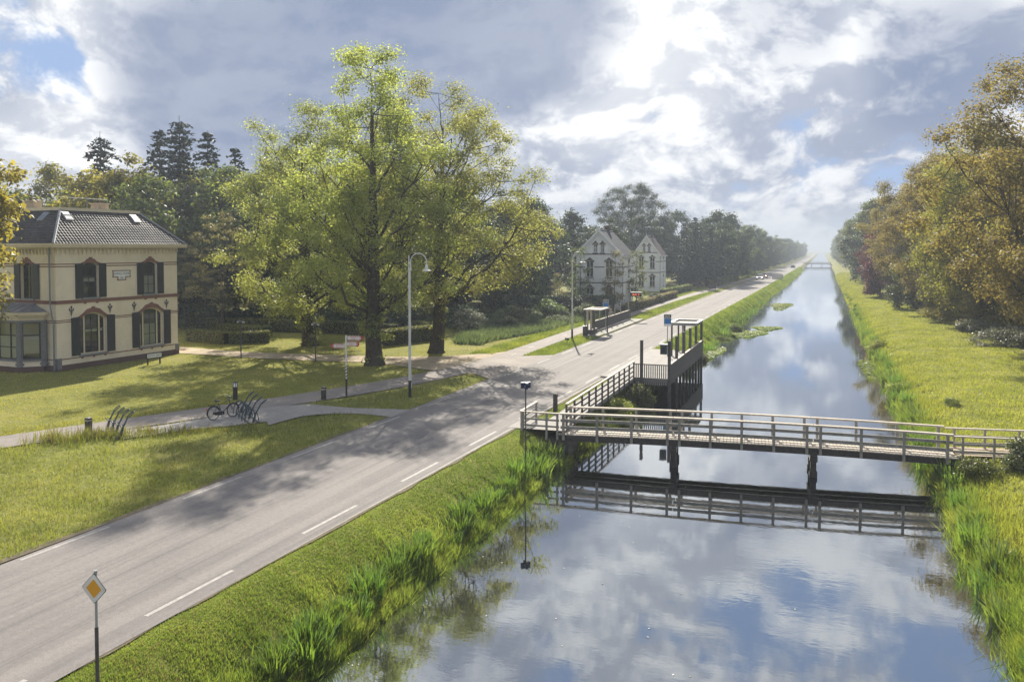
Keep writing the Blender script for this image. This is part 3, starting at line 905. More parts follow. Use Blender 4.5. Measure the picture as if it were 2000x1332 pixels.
# --- wood behind the white houses
tree('beech_tree', oak_a, 'dark_leaf', 'great dark domed tree rising behind the white houses', (-45.0, 205.0, 0), 1.0, (1.15, 1.15, 1.18), cat='tree', bark='bark_far')
for (x, y, s) in [(-27, 190, 0.75), (-24.5, 197, 0.65), (-30.5, 196, 0.7), (-28.0, 184.0, 0.55)]:
    tree('spruce_tree', spruce_b, 'needle', 'dark spruce beside the second white house', (x, y, 0), rng.uniform(0, 6), (s * 1.3, s * 1.3, s), 'dark spruces by the second white house', 'bark_far')
for (x, y) in [(-36, 140), (-42, 150), (-50, 140), (-57, 150), (-64, 140), (-48, 165), (-58, 170), (-70, 160), (-40, 185), (-52, 190), (-62, 195), (-75, 185), (-37, 205), (-33, 215), (-28, 230), (-55, 215), (-44, 128), (-56, 126), (-66, 124), (-47, 118)]:
    s = rng.uniform(0.8, 1.05)
    tree('wood_tree', (wood_a, wood_b, wood_c)[k % 3], ('dark_leaf', 'dark_leaf', 'wood_leaf', 'dark_leaf')[k % 4], 'shaded tree of the wood around the white houses', (x + rng.uniform(-2, 2), y + rng.uniform(-2, 2), 0), rng.uniform(0, 6), (s, s, s * rng.uniform(0.85, 1.0)), 'wood around the white houses', 'bark_far'); k += 1
# --- wood behind the lime trees and the villa
for (x, y, lf, s) in [(-44, 98, 'dark_leaf', 0.9), (-38, 104, 'dark_leaf', 0.75), (-36, 92, 'dark_leaf', 0.5), (-51, 92, 'dark_leaf', 0.95), (-57, 98, 'wood_leaf', 1.0), (-48, 108, 'wood_leaf', 0.95), (-62, 90, 'wood_leaf', 0.95), (-68, 96, 'wood_leaf', 1.0),
                      (-58, 82, 'wood_leaf', 0.9), (-65, 80, 'wood_leaf', 0.95), (-72, 84, 'wood_leaf', 0.9), (-79, 88, 'oak_green', 0.95), (-70, 72, 'wood_leaf', 0.85), (-77, 76, 'oak_green', 0.95), (-85, 78, 'gold_leaf', 0.95),
                      (-92, 84, 'oak_green', 0.95), (-84, 94, 'oak_green', 1.0), (-95, 96, 'wood_leaf', 1.0), (-102, 88, 'oak_green', 1.0), (-76, 102, 'wood_leaf', 1.05), (-90, 104, 'wood_leaf', 1.05), (-104, 100, 'wood_leaf', 1.0), (-66, 108, 'wood_leaf', 1.05), (-56, 112, 'dark_leaf', 1.0),
                      (-100, 74, 'oak_green', 0.95), (-92, 68, 'wood_leaf', 0.9), (-82, 66, 'wood_leaf', 0.8), (-108, 78, 'gold_leaf', 0.9), (-98, 62, 'oak_green', 0.95), (-50, 84, 'dark_leaf', 0.7)]:
    tree('wood_tree', (wood_a, wood_b, wood_c)[k % 3], lf, {'dark_leaf': 'dark green tree of the wood behind the limes', 'wood_leaf': 'mid green tree of the wood behind villa and limes', 'gold_leaf': 'golden tree of the wood behind the villa roof', 'oak_green': 'yellowish green tree of the wood behind the villa roof', 'brown_leaf': 'brownish tree of the wood behind the villa roof'}[lf], (x, y, 0), rng.uniform(0, 6), (s * 1.12, s * 1.12, s * rng.uniform(1.05, 1.2)), 'wood behind the villa ' + lf.split('_')[0], 'bark_far'); k += 1
for (x, y, ms, s, lab) in [(-93.8, 88.0, spruce_a, 1.03, 'lone dark spruce top above the villa chimney'), (-80.0, 88.0, spruce_a, 1.09, 'tallest dark spruce behind the villa'), (-84.3, 89.0, spruce_b, 1.18, 'dark spruce just left of the tallest one'), (-75.4, 88.0, spruce_b, 1.14, 'dark spruce just right of the tallest one'), (-71.0, 88.0, spruce_b, 1.03, 'slim spruce tip nearest the lime trees')]:
    tree('spruce_tree', ms, 'needle', lab, (x, y, 0), rng.uniform(0, 6), (s * 1.15, s * 1.15, s), None, 'bark_far')
# --- garden trees and shrubs
tree('garden_tree', sparse, 'brown_leaf', 'small brownish tree with layered branches beside the villa', (-57.9, 69.4, 0), 0.5, 1.0, bark='bark')
tree('garden_tree', wood_b, 'gold_leaf', 'golden leaved tree at the left picture edge before the villa', (-50.0, 36.6, 0), 0.5, (0.74, 0.74, 0.88))
for i, (x, y, s, lab) in enumerate([(-31.2, 109.8, 1.0, 'thin young tree before the left window of the first white house'), (-26.4, 110.4, 0.95, 'thin young tree at the right corner of the first white house'), (-24.9, 117.5, 0.95, 'thin young tree between the two white houses'), (-33.8, 108.0, 0.6, 'small thin tree left of the first white house')]):
    tree('young_tree', upright, 'brown_leaf' if i % 2 else 'wood_leaf', lab, (x, y, 0), i * 1.3, (s, s, s))
tree('garden_shrub', bush_a, 'silver_leaf', 'pale grey flowering shrub at the lawn edge behind the second lime', (-34.4, 78.6, -0.05), 0.0, (0.95, 0.8, 0.75), cat='shrub')
for i, (x, y, s, lf) in enumerate([(-36.5, 82, 0.8, 'dark_leaf'), (-39, 86, 1.0, 'dark_leaf'), (-33, 88, 0.7, 'herb_leaf'), (-36, 94, 0.9, 'dark_leaf'), (-31, 95, 0.8, 'wood_leaf'), (-34, 101, 0.9, 'dark_leaf'), (-29.5, 103, 0.8, 'dark_leaf'), (-42, 82, 1.1, 'dark_leaf'), (-46, 79, 1.1, 'dark_leaf'), (-51, 77, 1.1, 'dark_leaf'), (-56, 76, 1.2, 'dark_leaf'), (-62, 73, 1.2, 'dark_leaf'), (-68, 67, 1.2, 'dark_leaf'), (-39, 108, 1.0, 'dark_leaf'), (-27, 98, 0.6, 'herb_leaf'), (-28.5, 91, 0.5, 'herb_leaf'), (-24.9, 131, 0.5, 'dark_leaf'), (-25.6, 139, 0.5, 'dark_leaf'), (-31.5, 83.0, 0.45, 'herb_leaf'), (-33.5, 84.5, 0.5, 'herb_leaf'), (-30.2, 87.0, 0.4, 'herb_leaf'), (-35.8, 88.5, 0.6, 'herb_leaf'), (-32.0, 91.5, 0.5, 'herb_leaf'), (-38.0, 92.0, 0.7, 'herb_leaf'), (-29.0, 95.0, 0.4, 'herb_leaf'), (-34.5, 97.0, 0.6, 'herb_leaf')]):
    tree('undergrowth_shrub', (bush_a, bush_b)[i % 2], lf, {'dark_leaf': 'dark shrub of the undergrowth at the wood edge', 'herb_leaf': 'pale green bramble mound on the rough grass', 'wood_leaf': 'green shrub in the rough ground before the shed'}[lf], (x, y, -0.05), i * 1.1, (s * 1.3, s * 1.3, s), 'undergrowth ' + lf, cat='shrub')

# clipped hedges
def hedge(pts, w_, h, label, n, leaf='hedge_leaf', size=0.13):
    """clipped hedge along a line of points"""
    t_ = thing('hedge', label, 'hedge', (pts[0][0], pts[0][1], 0))
    r = np.random.default_rng(int(abs(pts[0][0] * 100)))
    ox, oy = pts[0]
    core = B(); cs = []; ns = []
    tot = sum(math.dist(pts[i], pts[i + 1]) for i in range(len(pts) - 1))
    for i in range(len(pts) - 1):
        p = np.array(pts[i]) - [ox, oy]; q = np.array(pts[i + 1]) - [ox, oy]
        L = np.linalg.norm(q - p); d = (q - p) / L; s = np.array([-d[1], d[0]])
        core.bar((p[0], p[1], h * 0.46), (q[0], q[1], h * 0.46), w_ * 0.86, h * 0.9)
        m_ = int(n * L / tot)
        face = r.uniform(0, 2 * h + w_, m_)
        u = r.uniform(-0.02, 1.02, m_) * L
        off = np.where(face < h, -w_ / 2, np.where(face < h + w_, face - h - w_ / 2, w_ / 2))
        zz = np.where(face < h, face, np.where(face < h + w_, h, face - h - w_))
        c = p[None] + d[None] * u[:, None] + s[None] * (off + r.normal(0, 0.035, m_))[:, None]
        cs.append(np.concatenate([c, (zz + r.normal(0, 0.035, m_))[:, None]], 1))
        nn = np.zeros((m_, 3)); nn[:, :2] = s[None] * np.sign(np.where(np.abs(off) >= w_ / 2 - 1e-6, off, 0))[:, None]; nn[:, 2] = np.where(np.abs(off) < w_ / 2 - 1e-6, 1, 0.3)
        ns.append(nn + r.normal(0, 0.5, (m_, 3)))
    cs = np.concatenate(cs); ns = np.concatenate(ns)
    core.build('inner_box', 'hedge_core', t_)  # plain dark box inside the leaves, no branches modelled
    fo = link_mesh('foliage', np_mesh('hedge_foliage', leaf_quads(cs, ns, size * r.uniform(0.6, 1.4, len(cs)), r), 4), leaf, t_)
    return t_


pm('hedge_core', (0.03, 0.035, 0.012), (0.02, 0.022, 0.01), 3.0, 0.95)
hedge([(-55.2, 61.9), (-50.0, 60.8), (-47.6, 63.3)], 1.3, 1.0, 'low clipped hedge nearest the villa corner', 5200)
hedge([(-56.5, 67.6), (-50.5, 66.8)], 1.2, 1.0, 'low clipped hedge in the shade behind the nearest hedge', 3000)
hedge([(-60.5, 70.5), (-52.0, 71.8), (-44.0, 72.0), (-38.8, 71.2)], 0.9, 1.25, 'long hedge running behind the leafy lime trunk', 6500)
hedge([(-36.2, 64.6), (-34.4, 70.2)], 1.1, 1.35, 'clipped hedge behind the lime trunks next to the lamp', 3500)
hedge([(-38.8, 75.6), (-35.2, 73.6)], 0.9, 1.2, 'short hedge end by the second lime trunk', 1800)
hedge([(-27.0, 150.0), (-25.6, 172.0)], 1.2, 1.3, 'hedge along the garden of the second white house', 2200, 'hedge_leaf', 0.22)
hedge([(-24.6, 108.0), (-24.6, 148.0)], 1.0, 1.1, 'dark reddish hedge beside the cycle path', 3200, 'brown_leaf', 0.2)
hedge([(-24.2, 190.0), (-22.6, 240.0)], 1.2, 1.5, 'far trimmed hedge beside the cycle path', 2500, 'hedge_leaf', 0.3)
hedge([(-36.0, 100.0), (-25.6, 106.0)], 1.4, 2.4, 'tall dark hedge screening the first white house', 6000, 'dark_leaf', 0.25)

# ------------------------------------------------------------------ grass
def blades(name, x, y, h, wdt, mat, lean=0.5, seed=1, label=None):
    """one mesh of single grass blades standing on the ground"""
    r = np.random.default_rng(seed)
    n = len(x)
    z = gz(x, y)
    az = r.uniform(0, 6.283, n)
    la = r.uniform(0, 6.283, n); ll = np.abs(r.normal(0, lean, n)) * h
    dx, dy = np.cos(az) * wdt / 2, np.sin(az) * wdt / 2
    v = np.empty((n, 3, 3))
    v[:, 0] = np.stack([x - dx, y - dy, z - 0.02], 1)
    v[:, 1] = np.stack([x + dx, y + dy, z - 0.02], 1)
    v[:, 2] = np.stack([x + np.cos(la) * ll, y + np.sin(la) * ll, z + h], 1)
    o_ = link_mesh(name, np_mesh(name, v.reshape(-1, 3), 3), mat)
    return tag(o_, label, 'grass', kind='stuff')


def falloff(r, n, y0, y1, p=1.2):
    """n values between y0 and y1, denser near y0 (nearer the camera)"""
    u = r.uniform(0, 1, n)
    a_, b_ = y0 ** (1 - p), y1 ** (1 - p)
    return (a_ + (b_ - a_) * u) ** (1 / (1 - p))


r = np.random.default_rng(301)
# canal verge between road and water
y = falloff(r, 210000, 9.5, 120, 1.55); x = xc(y) + 3.42 + r.uniform(0, 1, len(y)) ** 0.9 * (-10.7 - xc(y) - 3.42)
keep = ~((y > 36.4) & (y < 39.0) & (x > -13)) & ~((y > 52.5) & (y < 69) & (x < -9)) & ~((y > 38.5) & (y < 53.5) & (x > -12.9) & (x < -11.3))
x, y = x[keep], y[keep]
u = np.clip((x - xc(y) - 3.4) / 3.0, 0, 1)
pat = np.clip(0.5 + 0.55 * bumpy(x, y, 1.6, 4) + 0.35 * bumpy(x, y, 4.5, 12), 0, 1.3)
h = (0.035 + 0.06 * u * pat + 0.28 * u ** 4 * (0.2 + pat ** 1.3)) * r.uniform(0.4, 1.5, len(x))
blades('verge_grass', x, y, h, 0.014 + 0.0007 * y, 'bank_blade', 0.55, 11, 'rough bright green grass on the verge between road and water')
sel = r.uniform(0, 1, len(x)) < 0.07 * (0.4 + pat)
blades('verge_dry_grass', x[sel], y[sel], h[sel] * 1.1 + 0.04, np.full(sel.sum(), 0.018), 'dry_blade', 0.5, 19, 'straw coloured stems among the verge grass')
y = falloff(r, 20000, 12, 70, 1.4); x = -11.3 + r.normal(0, 0.22, len(y)) + 0.28 * bumpy(y * 0.8, y * 0.31, 1.0, 3)
blades('margin_plants', x, y, r.uniform(0.1, 0.42, len(y)) * (0.5 + 0.5 * (0.5 + 0.5 * bumpy(x, y, 1.3, 2))) + 0.12, 0.03 + 0.0006 * y, 'bank_blade', 0.7, 20, 'green water margin plants along the road bank')
y = falloff(r, 26000, 18, 140, 1.35); x = 4.75 + r.normal(0, 0.26, len(y)) + 0.3 * bumpy(y * 0.5, y * 0.2, 1.0, 8)
blades('margin_plants', x, y, r.uniform(0.15, 0.7, len(y)) * (0.5 + 0.5 * (0.5 + 0.5 * bumpy(x, y, 1.1, 6))) + 0.15, 0.025 + 0.0005 * y, 'bank_blade', 0.6, 21, 'green water margin plants along the far bank')
n = 7000; q = r.uniform(0, 1, n); x = -32.4 + 7.0 * q + r.normal(0, 0.5, n); y = 26.9 + 5.6 * q + r.normal(0, 0.4, n)
keep = (r.uniform(0, 1, n) < np.clip(0.95 - 0.7 * q, 0.12, 1) * np.clip(0.55 + 0.7 * bumpy(x, y, 2.2, 3), 0.05, 1))
blades('tall_weeds', x[keep], y[keep], r.uniform(0.12, 0.62, n)[keep] * np.clip(1.2 - q[keep], 0.4, 1), np.full(keep.sum(), 0.035), 'grass_blade', 0.35, 22, 'tall weeds in front of the leaning bike stands')
blades('tall_dry_weeds', x[keep][::5], y[keep][::5], r.uniform(0.3, 0.85, n)[keep][::5] * np.clip(1.2 - q[keep], 0.4, 1)[::5], np.full(len(x[keep][::5]), 0.03), 'dry_blade', 0.3, 23, 'brown seed heads in front of the leaning bike stands')
# verge between road and cycle path
y = falloff(r, 170000, 9.0, 58, 1.4); x = r.uniform(-42, -20.5, len(y))
pathx = np.interp(y, [p[1] for p in PATH_NEAR], [p[0] for p in PATH_NEAR])
keep = (x > pathx + 0.02) & (~on_hard(x, y)) & (x < xc(y) - ROAD_L - 0.02)
x, y = x[keep], y[keep]
pat = np.clip(0.5 + 0.45 * bumpy(x, y, 0.9, 9) + 0.4 * bumpy(x, y, 3.7, 2), 0, 1.3)
near_path = np.clip(1 - (x - np.interp(y, [p[1] for p in PATH_NEAR], [p[0] for p in PATH_NEAR])) / 3.0, 0, 1)
h = (0.05 + 0.13 * pat + 0.16 * near_path * pat * (y < 37)) * r.uniform(0.5, 1.5, len(x))
blades('roadside_grass', x, y, h, 0.016 + 0.0006 * y, 'grass_blade', 0.6, 12, 'long meadow grass on the verge between road and cycle path')
sel = r.uniform(0, 1, len(x)) < 0.05 * (0.3 + near_path) * pat
blades('dry_grass', x[sel], y[sel], h[sel] * 1.7 + 0.1, np.full(sel.sum(), 0.02), 'dry_blade', 0.35, 13, 'brown seeding grass stems in the verge')
# lawn
y = falloff(r, 170000, 24, 82, 1.3); x = r.uniform(-66, -23.5, len(y))
pathf = np.interp(y, [p[1] for p in PATH_FAR], [p[0] for p in PATH_FAR])
keep = (x < pathf - 0.02) & (~inside(x, y, DRIVE_POLY)) & (~on_hard(x, y)) & ~((x < -50) & (y > 42.5) & (y < 54))
x, y = x[keep], y[keep]
pathf = np.interp(y, [p[1] for p in PATH_FAR], [p[0] for p in PATH_FAR])
edge = np.exp(-((pathf - x - 0.6) / 0.5) ** 2)
h = (0.035 + 0.04 * (0.5 + 0.5 * bumpy(x, y, 0.7, 6)) + 0.10 * edge) * r.uniform(0.5, 1.5, len(x))
blades('lawn_grass', x, y, h, 0.022 + 0.0006 * y, 'lawn_blade', 0.8, 14, 'short mown lawn grass before the villa')
# strips along the road beyond the junction
y = falloff(r, 60000, 60, 330, 1.3); x = np.where(r.uniform(0, 1, len(y)) < 0.5, r.uniform(-22.4, -20.0, len(y)), r.uniform(-27, -24, len(y)))
keep = (~on_hard(x, y)) & (y > 62)
x, y = x[keep], y[keep]
blades('strip_grass', x, y, 0.16 * r.uniform(0.4, 1.5, len(x)), 0.02 + 0.0005 * y, 'bank_blade', 0.6, 15, 'grass strips either side of the cycle path beyond the junction')
# rough ground before the wood
y = falloff(r, 60000, 68, 125, 1.2); x = r.uniform(-48, -25, len(y))
keep = (x < -26.6 - 2.0 * np.exp(-((y - 70) / 8) ** 2)) & (x > -31 - (y - 68) * 0.4)
x, y = x[keep], y[keep]
blades('rough_herbs', x, y, 0.55 * r.uniform(0.3, 1.4, len(x)), np.full(len(x), 0.16), 'herb_leaf', 0.8, 16, 'grey green rough herbs between lawn and wood')
# far bank
y = falloff(r, 200000, 17, 330, 1.45); x = 4.4 + r.uniform(0, 1, len(y)) ** 1.1 * 11
x, y = x, y
u = np.clip((x - 4.5) / 2.2, 0, 1)
pat = np.clip(0.5 + 0.5 * bumpy(x, y, 0.9, 14) + 0.3 * bumpy(x, y, 3.1, 8), 0, 1.3)
h = (0.07 + 0.10 * pat + 0.28 * (1 - u) * (0.3 + pat)) * r.uniform(0.5, 1.4, len(x))
blades('towpath_grass', x, y, h, 0.016 + 0.0007 * y, 'tow_blade', 0.6, 17, 'sunlit long grass on the far bank and towpath')
# canal side beyond the jetty
y = falloff(r, 110000, 69, 420, 1.35); x = xc(y) + 3.4 + r.uniform(0, 1, len(y)) * 3.8
pat = np.clip(0.5 + 0.5 * bumpy(x, y, 0.8, 21) + 0.4 * bumpy(x, y, 2.7, 4), 0, 1.3)
blades('far_verge_grass', x, y, (0.12 + 0.38 * pat * np.clip((x - xc(y) - 3.6) / 2.5, 0.15, 1)) * r.uniform(0.4, 1.5, len(x)), 0.02 + 0.0006 * y, 'bank_blade', 0.5, 18, 'tall grass along the canal beyond the bus platform')


n = 6500
y = r.uniform(38.8, 53.0, n); x = r.uniform(-11.4, -10.3, n)
blades('ramp_side_plants', x, y, r.uniform(0.15, 0.65, n) * (0.6 + 0.4 * bumpy(x, y, 1.8, 3)), np.full(n, 0.06), 'bank_blade', 0.5, 25, 'leafy weeds below the ramp railing')
# water plants: sword leaved clumps
def sword_clump(seed, n=95, H=1.05, Rr=0.62):
    r = np.random.default_rng(seed)
    vs = []
    for i in range(n):
        a_ = r.uniform(0, 6.28); q = r.uniform(0, 1) ** 0.6 * Rr
        bx, by = q * math.cos(a_), q * math.sin(a_)
        hh = H * r.uniform(0.55, 1.15); ln = r.uniform(0.08, 0.55) * hh
        wa = r.uniform(0, 6.28); wx, wy = math.cos(wa) * 0.036, math.sin(wa) * 0.036
        ox, oy = math.cos(a_), math.sin(a_)
        prev = None
        for s in range(4):
            f = s / 3
            px, py, pz = bx + ox * ln * f ** 2.2, by + oy * ln * f ** 2.2, hh * (f - 0.18 * f ** 3 * (ln / hh) * 2) - 0.15
            ww = (1 - f ** 2) * 1.0 + 0.05
            cur = ((px - wx * ww, py - wy * ww, pz), (px + wx * ww, py + wy * ww, pz))
            if prev: vs += [prev[0], prev[1], cur[1], cur[0]]
            prev = cur
    return np_mesh('sword_leaves', np.array(vs), 4)


clumps = [sword_clump(s) for s in (401, 402, 403)]
spots = [(-11.3, 16.4, 0.9), (-11.7, 17.3, 0.55), (-11.55, 19.6, 0.85), (-11.85, 20.4, 0.55), (-11.45, 22.6, 0.8), (-11.8, 23.4, 0.5), (-11.4, 25.4, 0.85), (-11.6, 26.5, 0.5), (-11.5, 28.4, 0.6), (-11.6, 30.3, 0.6), (-11.7, 32.0, 0.95), (-11.3, 33.1, 1.1), (-11.7, 33.9, 0.9), (-11.2, 34.6, 0.7), (-11.6, 18.4, 0.4), (-11.9, 35.1, 0.8), (-11.4, 35.8, 0.85), (-11.5, 21.4, 0.45), (-11.4, 24.4, 0.4), (-11.5, 29.3, 0.5)]
jr = random.Random(12)
spots = [(x + 0.0, y_, s_ * 0.9) for x, y_, s_ in spots] + [(-11.35 + jr.uniform(-0.35, 0.15), 15.2 + i * 0.72 + jr.uniform(-0.3, 0.3), jr.uniform(0.35, 0.7)) for i in range(29)]
for i, (x, y_, s) in enumerate(spots):
    c_ = link_mesh('iris_clump', clumps[i % 3], 'iris_leaf')
    c_.location = (x, y_, float(gz(x, y_)) + 0.08); c_.scale = (s, s, s); c_.rotation_euler = (0, 0, i * 1.9)
    tag(c_, 'clump of tall sword shaped leaves at the water edge below the road verge', 'plant', 'sword leaved clumps on the road bank')
for i in range(46):
    y_ = 20 + i * 2.0 + rng.uniform(-0.8, 0.8) if i < 34 else 90 + (i - 34) * 9
    x = 4.75 + rng.uniform(-0.25, 0.35); s = rng.uniform(0.5, 0.9)
    c_ = link_mesh('reed_clump', clumps[i % 3], 'iris_leaf')
    c_.location = (x, y_, float(gz(x, y_)) + 0.1); c_.scale = (s, s, s * 1.1); c_.rotation_euler = (0, 0, i * 2.3)
    tag(c_, 'clump of reedy green leaves along the water edge of the far bank', 'plant', 'reed clumps on the far bank')
for i in range(22):
    y_ = 71 + i * 4.2 + rng.uniform(-1.5, 1.5); x = -10.5 + rng.uniform(-0.5, 0.2) + (0.01 * max(0, y_ - 110)); s = rng.uniform(0.7, 1.3)
    c_ = link_mesh('reed_clump', clumps[i % 3], 'iris_leaf')
    c_.location = (x, y_, float(gz(x, y_)) + 0.1); c_.scale = (s, s, s); c_.rotation_euler = (0, 0, i * 2.1)
    tag(c_, 'clump of reedy leaves along the road bank beyond the bus jetty', 'plant', 'reed clumps beyond the jetty')
# bushes on the banks
for i, (x, y_, s, lab, lf, ms) in enumerate([(-10.9, 46.6, 0.42, 'leafy green bush growing under the ramp beside the bus jetty', 'tow_blade', bush_a), (-10.7, 51.2, 0.5, 'dark leafy bush in front of the jetty fence', 'wood_leaf', bush_a), (-11.0, 43.0, 0.35, 'low plant below the ramp railing', 'bank_blade', bush_b), (7.4, 37.0, 0.42, 'rough bush against the bridge end on the far bank', 'herb_leaf', bush_a), (6.0, 36.4, 0.4, 'tangled low bush beside the bridge abutment', 'hedge_leaf', bush_b), (-10.7, 70.8, 0.5, 'bright bush at the water beyond the jetty', 'bank_blade', bush_a), (-10.6, 74.5, 0.55, 'bush on the bank past the jetty shelter', 'herb_leaf', bush_b), (6.8, 51.0, 0.26, 'weedy bush on the far bank slope', 'bank_blade', bush_b), (4.9, 60.0, 0.35, 'bushy plant at the far waterline', 'tow_blade', bush_b), (4.9, 84.0, 0.5, 'green bush leaning over the far waterline', 'tow_blade', bush_b), (-10.2, 92.0, 0.5, 'bank bush beside the lily patch', 'hedge_leaf', bush_b), (-9.6, 101.0, 0.5, 'farther bank bush beside the lily patch', 'hedge_leaf', bush_a)]):
    tree('bank_bush', ms, lf, lab, (x, y_, float(gz(x, y_)) - 0.05), i * 1.7, s, None, cat='bush')
fr = np.random.default_rng(88)
n = 110
fx, fy = fr.uniform(-10.4, 3.8, n), falloff(fr, n, 15, 60, 1.3)
fx = np.where(fr.uniform(0, 1, n) < 0.5, np.where(fr.uniform(0, 1, n) < 0.6, -10.6 + np.abs(fr.normal(0, 0.5, n)), 3.9 - np.abs(fr.normal(0, 0.4, n))), fx)
nn = fr.normal(0, 0.1, (n, 3)); nn[:, 2] = 1
tag(link_mesh('floating_debris', np_mesh('floating_debris', leaf_quads(np.stack([fx, fy, np.full(n, WATER + 0.008)], 1), nn, fr.uniform(0.03, 0.07, n), fr), 4), 'silver_leaf'), 'fallen petals and leaf bits floating on the near water', 'debris', kind='stuff')
# floating leaves: patches on the water
def lily(cx, cy, rx, ry, n, seed, label):
    r = np.random.default_rng(seed)
    a_ = r.uniform(0, 6.28, n); q = np.sqrt(r.uniform(0, 1, n)) * (1 + 0.25 * np.sin(3 * a_))
    c = np.stack([cx + rx * q * np.cos(a_), cy + ry * q * np.sin(a_), np.full(n, WATER + 0.02) + r.uniform(0, 0.05, n)], 1)
    nn = r.normal(0, 0.12, (n, 3)); nn[:, 2] = 1
    o_ = link_mesh('lily_leaves', np_mesh('lily_leaves', leaf_quads(c, nn, r.uniform(0.2, 0.45, n), r), 4), 'bank_blade')
    return tag(o_, label, 'water plants', kind='stuff')


lily(-8.0, 99.5, 1.9, 4.0, 900, 1, 'yellow green floating leaves in the canal by the road bank')
lily(-6.4, 107.0, 1.6, 2.5, 600, 2, 'floating leaf tongue reaching out into the canal')
lily(-6.6, 150.0, 1.6, 9.0, 800, 3, 'distant floating leaves along the road bank')
lily(-9.6, 80.0, 0.8, 5.0, 500, 4, 'floating leaves just past the jetty')
lily(3.6, 74.0, 0.5, 6.0, 260, 5, 'floating leaves along the far bank')

# ------------------------------------------------------------------ houses
def brickmat(name, c1, c2, mortar, bw=0.22, bh=0.062, bump=0.35, dirt=None):
    m, t = new_mat(name)
    co = t.n('ShaderNodeTexCoord').outputs['Object']
    sp = t.n('ShaderNodeSeparateXYZ'); t.link(co, sp.inputs[0])
    cb = t.n('ShaderNodeCombineXYZ')
    t.link(t.math('ADD', sp.outputs[0], sp.outputs[1]), cb.inputs[0]); t.link(sp.outputs[2], cb.inputs[1])
    br = t.n('ShaderNodeTexBrick')
    t.link(cb.outputs[0], br.inputs['Vector'])
    br.inputs['Color1'].default_value = c4(c1); br.inputs['Color2'].default_value = c4(c2); br.inputs['Mortar'].default_value = c4(mortar)
    br.inputs['Scale'].default_value = 1.0
    br.inputs['Brick Width'].default_value = bw; br.inputs['Row Height'].default_value = bh; br.inputs['Mortar Size'].default_value = 0.006
    col = t.mix(t.smooth(t.noise(co, 0.7, 5, 0.6), 0.35, 0.75), br.outputs[0], t.mix(1.0, br.outputs[0], (0.86, 0.85, 0.82, 1), 'MULTIPLY'))
    if dirt:
        col = t.mix(t.smooth(t.noise(t.vmath('MULTIPLY', co, (3.0, 3.0, 0.35)), 1.5, 5, 0.65), 0.55, 0.85), col, c4(dirt))
    pr = t.n('ShaderNodeBsdfPrincipled')
    t.link(col, pr.inputs['Base Color']); pr.inputs['Roughness'].default_value = 0.85; pr.inputs['Specular IOR Level'].default_value = 0.2
    b = t.n('ShaderNodeBump'); b.inputs['Strength'].default_value = bump; b.inputs['Distance'].default_value = 0.01
    t.link(br.outputs['Fac'], b.inputs['Height']); b.invert = True
    t.link(b.outputs[0], pr.inputs['Normal'])
    o = t.n('ShaderNodeOutputMaterial'); t.link(pr.outputs[0], o.inputs[0])


brickmat('cream_brick', (0.86, 0.755, 0.605), (0.83, 0.725, 0.575), (0.76, 0.655, 0.515), dirt=(0.70, 0.60, 0.47))
brickmat('red_brick', (0.25, 0.115, 0.08), (0.21, 0.095, 0.068), (0.16, 0.085, 0.065))
brickmat('plinth_brick', (0.14, 0.075, 0.06), (0.11, 0.065, 0.055), (0.10, 0.07, 0.06), dirt=(0.09, 0.085, 0.06))
pm('cream_paint', (0.68, 0.585, 0.42), (0.62, 0.53, 0.38), 3.0, 0.5)
pm('stone_grey', (0.20, 0.20, 0.205), (0.15, 0.15, 0.155), 5.0, 0.75, 0.4, 40.0)
pm('sill_stone', (0.26, 0.27, 0.29), (0.20, 0.21, 0.22), 6.0, 0.6)
pm('shutter_black', (0.012, 0.014, 0.016), (0.018, 0.02, 0.022), 6.0, 0.4)
pm('sash_dark', (0.018, 0.022, 0.02), (0.025, 0.028, 0.026), 6.0, 0.35)
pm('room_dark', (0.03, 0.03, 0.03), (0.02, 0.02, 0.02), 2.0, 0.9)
pm('blind', (0.84, 0.85, 0.76), (0.78, 0.79, 0.70), 1.0, 0.8)
pm('roof_tile', (0.075, 0.07, 0.07), (0.045, 0.043, 0.045), 3.0, 0.62, 0.4, 30.0, spec=0.22, c3=(0.105, 0.098, 0.095))
pm('lead', (0.30, 0.31, 0.33), (0.24, 0.25, 0.27), 3.0, 0.5, metal=0.2)
pm('zinc', (0.22, 0.235, 0.26), (0.17, 0.18, 0.20), 2.0, 0.45, metal=0.3)
pm('chimney_brick', (0.40, 0.33, 0.25), (0.33, 0.27, 0.20), 4.0, 0.85, 0.4, 30.0)
pm('house_white', (0.82, 0.82, 0.81), (0.74, 0.74, 0.74), 2.0, 0.7)
pm('trim_brown', (0.10, 0.07, 0.06), (0.08, 0.06, 0.052), 4.0, 0.7)
pm('slate_blue', (0.040, 0.046, 0.060), (0.030, 0.034, 0.046), 4.0, 0.8, 0.4, 20.0, spec=0.15)
pm('tile_brown', (0.062, 0.049, 0.048), (0.048, 0.039, 0.039), 4.0, 0.8, 0.4, 20.0, spec=0.15)
m, t = new_mat('window_glass')
gl = t.n('ShaderNodeBsdfGlossy'); gl.inputs['Roughness'].default_value = 0.02
trn = t.n('ShaderNodeBsdfTransparent'); trn.inputs[0].default_value = (0.75, 0.78, 0.77, 1)
fr = t.n('ShaderNodeFresnel'); fr.inputs[0].default_value = 1.5
mx = t.n('ShaderNodeMixShader'); t.link(t.math('MULTIPLY_ADD', fr.outputs[0], 1.0, 0.06), mx.inputs[0])
t.link(trn.outputs[0], mx.inputs[1]); t.link(gl.outputs[0], mx.inputs[2])
o = t.n('ShaderNodeOutputMaterial'); t.link(mx.outputs[0], o.inputs[0])


